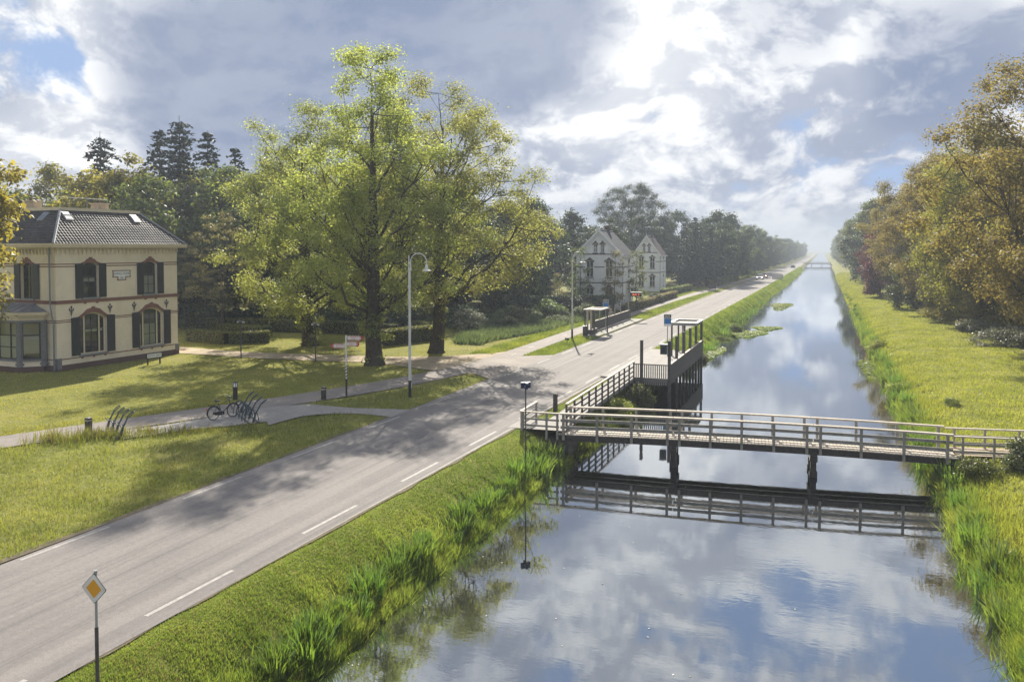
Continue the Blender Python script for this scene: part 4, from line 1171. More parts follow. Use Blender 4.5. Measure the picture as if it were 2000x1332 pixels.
def place(o, p0, p1, z=0.0):
    """put an object whose local x runs along a wall from p0 to p1 (local +y points into the house)"""
    o.location = (p0[0], p0[1], z)
    o.rotation_euler = (0, 0, math.atan2(p1[1] - p0[1], p1[0] - p0[0]))
    return o


def arch_z(a, a0, a1, zs, rise):
    if rise <= 0: return zs
    c = (a0 + a1) / 2; h = (a1 - a0) / 2
    u = min(1.0, abs(a - c) / h)
    Rr = (h * h + rise * rise) / (2 * rise)
    return zs + math.sqrt(max(Rr * Rr - (u * h) ** 2, 0)) - (Rr - rise)


def wall(L, ztop, openings, depth=0.28, z_bot=0.0):
    """sheet of wall with real openings and reveals; openings = (a0, a1, z0, spring, rise); ztop(a)"""
    bb = B()
    br = {0.0, L}
    for (a0, a1, z0, zs, rise) in openings:
        for k in range(9 if rise > 0 else 2):
            br.add(round(a0 + (a1 - a0) * k / (8 if rise > 0 else 1), 5))
    if callable(ztop):
        br.add(L / 2); zt = ztop
    else:
        zt = lambda a: ztop
    br = sorted(br)
    for p, q in zip(br[:-1], br[1:]):
        if q - p < 1e-6: continue
        mid_ = (p + q) / 2
        hs = sorted([o_ for o_ in openings if o_[0] < mid_ < o_[1]], key=lambda o_: o_[2])
        lo = (z_bot, z_bot)
        for (a0, a1, z0, zs, rise) in hs:
            bb.add([(p, 0, lo[0]), (q, 0, lo[1]), (q, 0, z0), (p, 0, z0)], [(0, 1, 2, 3)])
            lo = (arch_z(p, a0, a1, zs, rise), arch_z(q, a0, a1, zs, rise))
        bb.add([(p, 0, lo[0]), (q, 0, lo[1]), (q, 0, zt(q)), (p, 0, zt(p))], [(0, 1, 2, 3)])
    for (a0, a1, z0, zs, rise) in openings:
        ring = [(a0, z0), (a1, z0), (a1, zs)]
        if rise > 0:
            ring += [(a1 - (a1 - a0) * k / 8, arch_z(a1 - (a1 - a0) * k / 8, a0, a1, zs, rise)) for k in range(1, 8)]
        ring += [(a0, zs)]
        for i in range(len(ring)):
            (x0, y0), (x1, y1) = ring[i], ring[(i + 1) % len(ring)]
            bb.add([(x0, 0, y0), (x1, 0, y1), (x1, depth, y1), (x0, depth, y0)], [(0, 1, 2, 3)])
    return bb


def arch_cap(a0, a1, zs, rise, th=0.26, crest=True, out=0.05):
    """brick hood over an opening, stepped crest on top"""
    n = 8
    a0 -= 0.0; a1 += 0.0
    lowr = [(a0 + (a1 - a0) * k / n, arch_z(a0 + (a1 - a0) * k / n, a0, a1, zs, rise) + 0.012) for k in range(n + 1)]
    c = (a0 + a1) / 2; w_ = (a1 - a0)
    up = [(a1 + 0.13, zs - 0.10), (a1 + 0.13, zs + 0.20)]
    for k in range(n - 1, 0, -1):
        a_ = a0 + w_ * k / n
        zz = arch_z(a_, a0, a1, zs, rise) + th
        if crest and abs(a_ - c) < 0.30 * w_:
            zz += 0.10
        up.append((a_, zz))
    if crest:
        zz = zs + rise + th + 0.10
        mid_ = [(c + 0.13, zz), (c + 0.13, zz + 0.09), (c - 0.13, zz + 0.09), (c - 0.13, zz)]
        up = [u for u in up if u[0] > c + 0.14] + mid_ + [u for u in up if u[0] < c - 0.14]
    up += [(a0 - 0.13, zs + 0.20), (a0 - 0.13, zs - 0.10)]
    poly = lowr + up
    bb = B()
    m_ = len(poly)
    fs = [tuple(range(m_)), tuple(range(2 * m_ - 1, m_ - 1, -1))] + [(i, (i + 1) % m_, (i + 1) % m_ + m_, i + m_) for i in range(m_)]
    bb.add([(a_, -out, z_) for a_, z_ in poly] + [(a_, 0.02, z_) for a_, z_ in poly], fs)
    return bb


def window(parent, p0, p1, op, lights, dep=0.2, frame_mat='sash_dark', bars=(), blinds=(), sill='sill_stone', head=None, sw=0.055, sash=None):
    """window part: frame mesh with sub-parts pane, blind, sill. lights = [(a0, a1)], bars = heights of transoms"""
    a0, a1, z0, zs, rise = op
    fb = B()

    def top(a_): return arch_z(a_, a0, a1, zs, rise)
    n = 8 if rise > 0 else 1
    fb.box(a0, a0 + sw, dep, dep + 0.07, z0, zs)
    fb.box(a1 - sw, a1, dep, dep + 0.07, z0, zs)
    fb.box(a0 + sw, a1 - sw, dep, dep + 0.07, z0, z0 + sw)
    for k in range(n):
        q0, q1 = a0 + (a1 - a0) * k / n, a0 + (a1 - a0) * (k + 1) / n
        z_0, z_1 = top(q0), top(q1)
        vs = [(q0, dep, z_0 - sw), (q1, dep, z_1 - sw), (q1, dep, z_1), (q0, dep, z_0)]
        fb.add(vs + [(x_, dep + 0.07, z_) for x_, _, z_ in vs], [(0, 1, 2, 3), (7, 6, 5, 4), (0, 4, 5, 1), (3, 2, 6, 7)])
    for i in range(len(lights) - 1):
        ma = (lights[i][1] + lights[i + 1][0]) / 2
        mw = max(0.03, (lights[i + 1][0] - lights[i][1]) / 2)
        fb.box(ma - mw, ma + mw, dep - 0.01, dep + 0.06, z0 + sw, top(ma) - sw * 0.5)
    for zb in bars:
        fb.box(a0 + sw, a1 - sw, dep + 0.005, dep + 0.055, zb - 0.03, zb + 0.03)
    fr_ = place(fb.build('window', frame_mat, parent), p0, p1)
    pb = B()
    ring = [(a0 + 0.02, z0 + 0.02), (a1 - 0.02, z0 + 0.02), (a1 - 0.02, zs)]
    if rise > 0: ring += [(a1 - (a1 - a0) * k / 8, top(a1 - (a1 - a0) * k / 8) - 0.02) for k in range(1, 8)]
    ring += [(a0 + 0.02, zs)]
    pb.add([(x_, dep + 0.045, z_) for x_, z_ in ring], [tuple(range(len(ring)))])
    pb.build('pane', 'window_glass', fr_)
    for (b0, b1, y0, y1) in blinds:
        B().box(b0, b1, dep + 0.075, dep + 0.085, y0, y1).build('blind', 'blind', fr_)
    if sash:
        sb = B()
        for (b0, b1, y0, y1, cols, rows) in sash:
            for zz in (y0, y1): sb.box(b0, b1, dep + 0.008, dep + 0.05, zz - 0.028, zz + 0.028)
            for xx in (b0, b1): sb.box(xx - 0.028, xx + 0.028, dep + 0.006, dep + 0.052, y0, y1)
            for c_ in range(1, cols): xx = b0 + (b1 - b0) * c_ / cols; sb.box(xx - 0.016, xx + 0.016, dep + 0.01, dep + 0.048, y0, y1)
            for c_ in range(1, rows): zz = y0 + (y1 - y0) * c_ / rows; sb.box(b0, b1, dep + 0.012, dep + 0.046, zz - 0.016, zz + 0.016)
        sb.build('sash', 'sash_dark', fr_)
    if sill:
        B().box(a0 - 0.1, a1 + 0.1, -0.10, dep, z0 - 0.10, z0 + 0.004).build('sill', sill, fr_)
    return fr_


def shutter_mesh(w_, h, arched=0.0, flip=False):
    bb = B()
    tl, tr_ = (h - arched, h) if not flip else (h, h - arched)
    bb.add([(0, -0.05, 0), (w_, -0.05, 0), (w_, -0.05, tr_), (0, -0.05, tl), (0, 0, 0), (w_, 0, 0), (w_, 0, tr_), (0, 0, tl)],
           [(0, 1, 2, 3), (0, 4, 5, 1), (1, 5, 6, 2), (2, 6, 7, 3), (3, 7, 4, 0)])
    s = 0.07
    for y0, y1 in ((0.06, h * 0.46), (h * 0.52, h - arched - 0.06)):
        k = 14
        for i in range(k):
            za = y0 + (y1 - y0) * i / k
            bb.box(s, w_ - s, -0.068, -0.051, za + 0.008, za + (y1 - y0) / k - 0.02)
    return bb


def band(parent, p0, p1, segs, z0, z1, out, mat, name='brick_band'):
    bb = B()
    for a_, b_ in segs: bb.box(a_, b_, -out, 0.01, z0, z1)
    return place(bb.build(name, mat, parent), p0, p1)


VC = (-49.93, 42.84, 0.0)
villa = thing('villa', 'two storey cream brick villa with black shutters and dark tiled hip roof', 'house', VC, R(-3.326))
VL, VW = 10.92, 10.6
A0, A1 = (0.0, 0.0), (0.0, VL)          # road front
S0, S1 = (-VW, 0.0), (0.0, 0.0)         # side towards the camera
UP1, UP2 = (2.16, 3.46, 5.0, 7.32, 0.22), (7.54, 8.84, 5.0, 7.32, 0.22)
LO1, LO2 = (1.86, 4.08, 0.92, 3.46, 0.46), (7.10, 9.42, 0.92, 3.46, 0.46)
bb = wall(VL, 8.7, [UP1, UP2, LO1, LO2])
place(bb.build('wall', 'cream_brick', villa), A0, A1)
SU = (VW - 3.55, VW - 2.25, 5.0, 7.32, 0.22); SU2 = (VW - 8.75, VW - 7.45, 5.0, 7.32, 0.22)
place(wall(VW, 8.7, [SU, SU2]).build('wall', 'cream_brick', villa), S0, S1)
place(wall(VL, 8.7, []).build('wall', 'cream_brick', villa), (-VW, VL), (-VW, 0))
place(wall(VW, 8.7, []).build('wall', 'cream_brick', villa), (0, VL), (-VW, VL))
# dark rooms behind the windows
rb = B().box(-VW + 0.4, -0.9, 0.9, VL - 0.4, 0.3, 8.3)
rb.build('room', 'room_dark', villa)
for op, f0, f1 in ((UP1, A0, A1), (UP2, A0, A1), (SU, S0, S1), (SU2, S0, S1)):
    a0, a1 = op[0], op[1]; c = (a0 + a1) / 2
    bl = [(a0 + 0.08, a1 - 0.08, 6.15, 6.42)] if op is UP1 else ([(a0 + 0.08, a1 - 0.08, 5.08, 6.55)] if op is UP2 else [])
    window(villa, f0, f1, op, [(a0, a1)], bars=(6.5,), blinds=bl, sash=[(a0 + 0.08, a1 - 0.08, 5.07, 6.45, 2, 2), (a0 + 0.08, a1 - 0.08, 6.55, 7.3, 2, 1)])
    place(arch_cap(a0, a1, op[3], op[4], 0.2).build('arch', 'red_brick', villa), f0, f1)
    for s, fl in ((a0 - 0.64, False), (a1 + 0.02, True)):
        sh = shutter_mesh(0.62, 2.52, 0.06, fl).build('shutter', 'shutter_black', villa)
        place(sh, f0, f1); d = Vector((math.cos(sh.rotation_euler.z), math.sin(sh.rotation_euler.z), 0))
        sh.location = Vector((f0[0], f0[1], 4.98)) + d * s - Vector((-d.y, d.x, 0)) * 0.03
for op in (LO1, LO2):
    a0, a1 = op[0], op[1]
    l1, l2, l3, l4 = a0 + 0.42, a0 + 0.54, a1 - 0.54, a1 - 0.42
    win2 = op is LO2
    bl = [(l2 + 0.02, l3 - 0.02, 1.0, 2.72), (a0 + 0.1, l1 - 0.02, 1.0, 2.72)] if win2 else [(l2 + 0.02, l3 - 0.02, 2.5, 2.7), (l4 + 0.02, a1 - 0.1, 2.5, 2.7)]
    window(villa, A0, A1, op, [(a0, l1), (l2, l3), (l4, a1)], frame_mat='cream_paint', blinds=bl, sw=0.09,
           sash=[(l2 + 0.03, l3 - 0.03, 1.03, 2.72, 2, 2), (l2 + 0.03, l3 - 0.03, 2.76, 3.66, 2, 1), (a0 + 0.12, l1 - 0.02, 1.03, 2.72, 1, 1), (l4 + 0.02, a1 - 0.12, 1.03, 2.72, 1, 1), (a0 + 0.12, l1 - 0.02, 2.76, 3.4, 1, 1), (l4 + 0.02, a1 - 0.12, 2.76, 3.4, 1, 1)])
    place(arch_cap(a0, a1, op[3], op[4], 0.24).build('arch', 'red_brick', villa), A0, A1)
    for s, fl in ((a0 - 0.72, False), (a1 + 0.03, True)):
        sh = shutter_mesh(0.68, 2.76, 0.05, fl).build('shutter', 'shutter_black', villa)
        place(sh, A0, A1); sh.location = (0.03, s, 0.92)
# brick bands, sill course, plinth
front_up = [(0.0, UP1[0] - 0.14), (UP1[1] + 0.14, UP2[0] - 0.14), (UP2[1] + 0.14, VL)]
side_up = [(0.0, SU2[0] - 0.14), (SU2[1] + 0.14, SU[0] - 0.14), (SU[1] + 0.14, VW)]
for zz in (7.24, 7.41):
    band(villa, A0, A1, front_up, zz, zz + 0.075, 0.012, 'red_brick')
    band(villa, S0, S1, side_up, zz, zz + 0.075, 0.012, 'red_brick')
band(villa, A0, A1, [(0, VL)], 4.66, 4.90, 0.05, 'red_brick'); band(villa, S0, S1, [(0, VW)], 4.66, 4.90, 0.05, 'red_brick')
front_lo = [(0.0, LO1[0] - 0.14), (LO1[1] + 0.14, LO2[0] - 0.14), (LO2[1] + 0.14, VL)]
for zz in (3.34, 3.47):
    band(villa, A0, A1, front_lo, zz, zz + 0.06, 0.012, 'red_brick')
    band(villa, S0, S1, [(0, VW - 5.95), (VW - 0.95, VW)], zz, zz + 0.06, 0.012, 'red_brick')
band(villa, A0, A1, [(0.0, VL)], 0.74, 0.80, 0.03, 'red_brick'); band(villa, S0, S1, [(0, VW - 5.95), (VW - 0.95, VW)], 0.74, 0.80, 0.03, 'red_brick')
band(villa, A0, A1, [(-0.06, VL + 0.06)], -0.15, 0.36, 0.06, 'plinth_brick', 'plinth'); band(villa, S0, S1, [(0, VW - 5.9), (VW - 1.0, VW - 0.002)], -0.15, 0.36, 0.06, 'plinth_brick', 'plinth')
for a_ in (2.3, 3.3, 7.7, 8.7):
    band(villa, A0, A1, [(a_ - 0.09, a_ + 0.09)], 4.58, 4.66, 0.06, 'red_brick', 'corbel')
for a_ in (2.0, 2.97, 3.94, 7.24, 8.26, 9.28):
    band(villa, A0, A1, [(a_ - 0.08, a_ + 0.08)], 0.66, 0.74, 0.045, 'red_brick', 'corbel')
for (f0, f1, Lh) in ((A0, A1, VL), (S0, S1, VW)):
    st = B().box(Lh - 0.30, Lh + 0.02, -0.075, 0.02, 0.10, 0.86) if f0 == S0 else B().box(-0.02 + 0.0, 0.32, -0.075, 0.02, 0.10, 0.86)
    place(st.build('corner_stone', 'stone_grey', villa), f0, f1)
place(B().box(VL - 0.28, VL + 0.075, -0.08, 0.02, 0.28, 0.8).build('corner_stone', 'stone_grey', villa), A0, A1)
# frieze with brackets, gutter
for (f0, f1, Lh) in ((A0, A1, VL), (S0, S1, VW)):
    band(villa, f0, f1, [(0, Lh)], 8.50, 8.64, 0.10, 'cream_paint', 'frieze')
    fb = B(); k = int(Lh / 0.34)
    for i in range(k):
        a_ = 0.1 + (Lh - 0.2) * i / (k - 1)
        fb.box(a_ - 0.05, a_ + 0.05, -0.16, 0.0, 8.28, 8.499)
        fb.box(a_ - 0.035, a_ + 0.035, -0.08, 0.0, 8.12, 8.279)
    tag(place(fb.build('cornice_brackets', 'cream_brick', villa), f0, f1), kind='stuff')
OV = 0.55
gb = B()
for (x0, x1, y0, y1) in ((-VW - OV, OV, -OV, -0.1 + 0.0), (-VW - OV, OV, VL + 0.1, VL + OV), (0.1, OV, -0.099, VL + 0.099), (-VW - OV, -VW - 0.1, -0.099, VL + 0.099)):
    gb.box(x0, x1, y0, y1, 8.62, 8.84)
gb.build('gutter', 'cream_paint', villa)
gt = B()
for (x0, x1, y0, y1) in ((-VW - OV - 0.05, OV + 0.05, -OV - 0.05, -OV + 0.08), (OV - 0.08, OV + 0.05, -OV + 0.081, VL + OV)):
    gt.box(x0, x1, y0, y1, 8.76, 8.90)
gt.build('gutter_lip', 'cream_paint', villa)
# roof: four tiled slopes up to a flat top
ZE, ZT, IN = 8.86, 11.35, 2.0
E = [(OV - 0.05, -OV + 0.05), (OV - 0.05, VL + OV - 0.05), (-VW - OV + 0.05, VL + OV - 0.05), (-VW - OV + 0.05, -OV + 0.05)]
T = [(-IN, IN), (-IN, VL - IN), (-VW + IN, VL - IN), (-VW + IN, IN)]
roof = B()
roof.add([(x, y, ZE - 0.03) for x, y in E] + [(x, y, ZT - 0.03) for x, y in T], [(0, 1, 5, 4), (1, 2, 6, 5), (2, 3, 7, 6), (3, 0, 4, 7), (4, 5, 6, 7), (3, 2, 1, 0)])
roof = roof.build('roof', 'roof_tile', villa)
for fi, (i, j) in enumerate(((3, 0), (0, 1), (1, 2), (2, 3))):
    e0, e1 = Vector((*E[i], ZE)), Vector((*E[j], ZE)); t0, t1 = Vector((*T[i], ZT)), Vector((*T[j], ZT))
    ax = (e1 - e0).normalized(); up_ = (t0 - e0) - ax * (t0 - e0).dot(ax); sl = up_.length; up_.normalize()
    nr = ax.cross(up_).normalized()
    if nr.z < 0: nr = -nr
    rows = 13; tb = B()
    for rw in range(rows):
        f0_, f1_ = rw / rows, (rw + 1.12) / rows
        f1_ = min(f1_, 1.0)
        la, lb = e0.lerp(t0, f0_), e1.lerp(t1, f0_)
        ua, ub = e0.lerp(t0, f1_), e1.lerp(t1, f1_)
        s0, s1 = (la - e0).dot(ax), (lb - e0).dot(ax)
        n_ = max(4, int((s1 - s0) / 0.062))
        st = len(tb.v)
        for k in range(n_ + 1):
            s = s0 + (s1 - s0) * k / n_
            ph = s / 0.25 * 2 * math.pi
            cor = 0.030 * math.sin(ph) + 0.010 * math.sin(2 * ph + 1)
            jit = 0.006 * math.sin(rw * 12.9 + math.floor(s / 0.25) * 7.7)
            lo_p = e0 + ax * s + up_ * (sl * f0_) + nr * (0.055 + cor + jit)
            su = min(max(s, (ua - e0).dot(ax)), (ub - e0).dot(ax))
            up_p = e0 + ax * su + up_ * (sl * f1_) + nr * (0.012 + cor)
            dn_p = e0 + ax * s + up_ * (sl * f0_) + nr * (0.0)
            tb.v += [tuple(lo_p), tuple(up_p), tuple(dn_p)]
        for k in range(n_):
            o_ = st + k * 3
            tb.f += [(o_, o_ + 3, o_ + 4, o_ + 1), (o_ + 2, o_ + 5, o_ + 3, o_)]
    tag(tb.build('tiles', 'roof_tile', roof), kind='stuff')
for i in range(4):
    B().tube([(*E[i], ZE + 0.05), (*T[i], ZT + 0.06)], 0.095, 6).build('hip_flashing', 'lead', roof)
B().box(-VW + IN - 0.1, -IN + 0.1, IN - 0.1, VL - IN + 0.1, ZT - 0.02, ZT + 0.20).build('flat_top', 'cream_paint', roof)
# roof windows
for (face, s, f) in ((1, 2.6, 0.80), (1, 8.6, 0.80), (0, VW - 3.0 + 0.5, 0.78)):
    i, j = ((3, 0), (0, 1))[face]
    e0, e1 = Vector((*E[i], ZE)), Vector((*E[j], ZE)); t0 = Vector((*T[i], ZT))
    ax = (e1 - e0).normalized(); up_ = (t0 - e0) - ax * (t0 - e0).dot(ax); sl = up_.length; up_.normalize()
    c = e0 + ax * s + up_ * sl * f; nr = ax.cross(up_).normalized()
    nr = nr if nr.z > 0 else -nr
    q = B(); q.bar(c - up_ * 0.42 + nr * 0.08, c + up_ * 0.42 + nr * 0.08, 0.62, 0.09, up=nr)
    sk = q.build('roof_window', 'lead', roof)
    q = B(); q.bar(c - up_ * 0.34 + nr * 0.13, c + up_ * 0.34 + nr * 0.13, 0.5, 0.015, up=nr); q.build('pane', 'zinc', roof)
for (x, y, w_, d_, h_) in ((-3.6, 6.7, 1.1, 0.7, 0.45), (-6.8, 3.4, 1.1, 0.7, 0.55)):
    cb = B().box(x - w_ / 2, x + w_ / 2, y - d_ / 2, y + d_ / 2, ZT + 0.1, ZT + 0.2 + h_)
    cb.box(x - w_ / 2 - 0.08, x + w_ / 2 + 0.08, y - d_ / 2 - 0.08, y + d_ / 2 + 0.08, ZT + 0.2 + h_ + 0.002, ZT + 0.3 + h_)
    ch = cb.build('chimney', 'chimney_brick', roof)
    B().tube([(x - 0.25, y, ZT + 0.3 + h_), (x - 0.25, y, ZT + 0.55 + h_)], 0.11, 8).tube([(x + 0.25, y, ZT + 0.3 + h_), (x + 0.25, y, ZT + 0.5 + h_)], 0.11, 8).build('chimney_pot', 'trim_brown', roof)
B().tube([(-2.2, 2.1, ZT + 0.95), (-2.2, 6.2, ZT + 0.95), (-2.2, 6.2, ZT + 0.2)], 0.02, 5).tube([(-2.2, 4.4, ZT + 0.95), (-2.2, 4.4, ZT + 0.2)], 0.02, 5).build('roof_rail', 'steel', roof)
# iron wall anchors
an = B()
an.bar((0, -0.03, -0.32), (0, -0.03, 0.34), 0.05, 0.03, up=(0, 1, 0))
an.tube([(-0.02, -0.035, -0.02), (-0.12, -0.035, 0.06), (-0.17, -0.035, 0.18), (-0.11, -0.035, 0.22)], [0.03, 0.04, 0.04, 0.02], 6)
an.tube([(0.02, -0.035, -0.02), (0.12, -0.035, 0.06), (0.17, -0.035, 0.18), (0.11, -0.035, 0.22)], [0.03, 0.04, 0.04, 0.02], 6)
an.tube([(0, -0.035, 0.22), (0, -0.035, 0.30), (0, -0.035, 0.40)], [0.02, 0.065, 0.01], 6)
an.tube([(-0.13, -0.035, -0.14), (0, -0.035, -0.09), (0.13, -0.035, -0.14)], [0.012, 0.03, 0.012], 6)
an = an.mesh('anchor')
for a_ in (1.17, 4.40, 6.59, 9.75):
    o_ = link_mesh('wall_anchor', an, 'black_metal', villa); place(o_, A0, A1); o_.location = (0.0, a_, 4.10)


def text(s, size, mat, parent, loc, rot, ext=0.004, align='CENTER', name='lettering', sx=1.0):
    cu = bpy.data.curves.new(name, 'FONT'); cu.body = s; cu.size = size; cu.extrude = ext; cu.align_x = align; cu.align_y = 'CENTER'
    tmp = bpy.data.objects.new(name + '_tmp', cu); COL.objects.link(tmp)
    dg = bpy.context.evaluated_depsgraph_get(); dg.update()
    me_ = bpy.data.meshes.new_from_object(tmp.evaluated_get(dg))
    bpy.data.objects.remove(tmp)
    o_ = link_mesh(name, me_, mat, parent)
    o_.location = loc; o_.rotation_euler = rot; o_.scale = (sx, 1, 1)
    return o_


# name plaque: T-shaped tablet in a red frame
pq = B().box(4.74, 6.24, -0.03, 0.01, 6.46, 6.86).box(5.16, 5.82, -0.03, 0.01, 6.24, 6.4599)
plq = place(pq.build('plaque', 'house_white', villa), A0, A1)
fr_ = B()
for (x0, x1, z0, z1) in ((4.66, 6.32, 6.86, 6.92), (4.70, 4.76, 6.42, 6.86), (6.22, 6.28, 6.42, 6.86), (4.66, 5.16, 6.40, 6.46), (5.82, 6.32, 6.40, 6.46), (5.12, 5.18, 6.19, 6.40), (5.80, 5.86, 6.19, 6.40), (5.08, 5.90, 6.17, 6.23)):
    fr_.box(x0, x1, -0.05, 0.0, z0, z1)
fr_.build('plaque_frame', 'red_brick', plq)
text('ANNO DOMI', 0.26, 'stone_grey', plq, (5.49, -0.034, 6.66), (R(90), 0, 0), sx=0.9)
text('1899', 0.17, 'stone_grey', plq, (5.49, -0.034, 6.34), (R(90), 0, 0))
# rain pipe
B().tube([(-0.42, -0.14, 8.6), (-0.42, -0.14, 4.65), (-0.30, -0.16, 4.2), (-0.22, -0.16, 3.8), (-0.10, -0.14, 3.4), (-0.10, -0.14, 0.0)], 0.055, 8).build('rain_pipe', 'zinc', villa)
# bay window on the side
BAY = [(-5.95, 0.0), (-5.95, -0.25), (-5.0, -1.4), (-1.95, -1.4), (-1.0, -0.25), (-1.0, 0.0)]
bay = B()
for i in range(5):
    p, q = BAY[i], BAY[i + 1]
    bay.add([(p[0], p[1], 0), (q[0], q[1], 0), (q[0], q[1], 0.72), (p[0], p[1], 0.72)], [(0, 1, 2, 3)])
bay = bay.build('bay_window', 'cream_brick', villa)
hd = B()
for i in range(5):
    p, q = BAY[i], BAY[i + 1]
    hd.add([(p[0], p[1], 3.5), (q[0], q[1], 3.5), (q[0], q[1], 3.78), (p[0], p[1], 3.78)], [(0, 1, 2, 3)])
hd.build('head_panel', 'cream_paint', bay)


def ring(poly, off):
    c = Vector((-3.475, 0.4))
    out = []
    for x, y in poly:
        v = Vector((x, y)) - c
        out.append(tuple(c + v * (1 + off / v.length)))
    return out


def slab(poly, z0, z1, name, mat, parent):
    n_ = len(poly)
    b_ = B().add([(x, y, z0) for x, y in poly] + [(x, y, z1) for x, y in poly], [tuple(range(n_))[::-1], tuple(range(n_, 2 * n_))] + [(i, (i + 1) % n_, (i + 1) % n_ + n_, i + n_) for i in range(n_)])
    return b_.build(name, mat, parent)


slab(ring(BAY, 0.05), -0.15, 0.34, 'plinth', 'plinth_brick', bay)
slab(ring(BAY, 0.10), 0.72, 0.85, 'sill', 'stone_grey', bay)
slab(ring(BAY, 0.06), 3.42, 3.56, 'lintel', 'stone_grey', bay)
slab(ring(BAY, 0.10), 3.78, 3.92, 'cornice', 'cream_paint', bay)
slab(ring(BAY, 0.26), 3.921, 4.12, 'cornice', 'cream_paint', bay)
rf = ring(BAY, 0.20)
zr = B().add([(x, y, 4.124) for x, y in rf] + [(-4.7, -0.02, 4.66), (-2.25, -0.02, 4.66)], [(0, 1, 6), (1, 2, 6), (2, 3, 7, 6), (3, 4, 7), (4, 5, 7)])
zr = zr.build('bay_roof', 'zinc', bay)
sm = B()
for x, y, tx in [(rf[1][0], rf[1][1], -4.7), (rf[2][0], rf[2][1], -4.7), (rf[3][0], rf[3][1], -2.25), (rf[4][0], rf[4][1], -2.25), (-4.2, rf[2][1], -4.05), (-3.45, rf[2][1], -3.45), (-2.7, rf[2][1], -2.85), (-1.35, -0.95, -2.25)]:
    sm.tube([(x, y, 4.14), (tx, -0.03, 4.67)], 0.022, 5)
sm.build('roof_seams', 'zinc', bay)
B().box(-4.9, -2.05, -0.12, 0.0, 4.62, 4.70).build('flashing', 'zinc', bay)
for i, (x, y) in enumerate(BAY[1:5]):
    pl = B().box(-0.16, 0.16, -0.16, 0.16, 0.851, 3.419)
    o_ = pl.build('pilaster', 'stone_grey', bay); o_.location = (x, y + 0.06, 0); o_.rotation_euler = (0, 0, (-0.44, -0.44, 0.44, 0.44)[i])
    for z0, z1, e in ((0.341, 0.45, 0.16), (0.452, 0.58, 0.24), (0.582, 0.719, 0.16)):
        q_ = B().box(-e, e, -0.165, 0.16, z0, z1).build('quoin', 'stone_grey', bay); q_.location = (x, y + 0.06, 0); q_.rotation_euler = o_.rotation_euler
for (p, q, L0, bl) in ((BAY[3], BAY[4], None, 1), (BAY[2], BAY[3], None, 0), (BAY[1], BAY[2], None, 1)):
    L_ = math.dist(p, q)
    op = (0.17, L_ - 0.17, 0.86, 3.42, 0.0)
    if bl:
        window(bay, p, q, op, [(op[0], op[1])], 0.05, blinds=[(op[0] + 0.05, op[1] - 0.05, 1.25, 2.45)], sill=None, sash=[(op[0] + 0.07, op[1] - 0.07, 0.93, 2.5, 1, 1), (op[0] + 0.07, op[1] - 0.07, 2.54, 3.36, 1, 1)])
    else:
        th_ = (op[1] - op[0]) / 3
        window(bay, p, q, op, [(op[0], op[0] + th_ * 0.8), (op[0] + th_ * 0.8 + 0.06, op[1] - th_ * 0.8 - 0.06), (op[1] - th_ * 0.8, op[1])], 0.05, blinds=[(op[0] + 0.05, op[1] - 0.05, 0.95, 2.45)], sill=None, bars=(2.52, 1.7))
# floor and dark back of the bay
B().box(-5.6, -1.35, 0.02, 0.03, 0.5, 3.6).build('bay_interior', 'room_dark', bay)


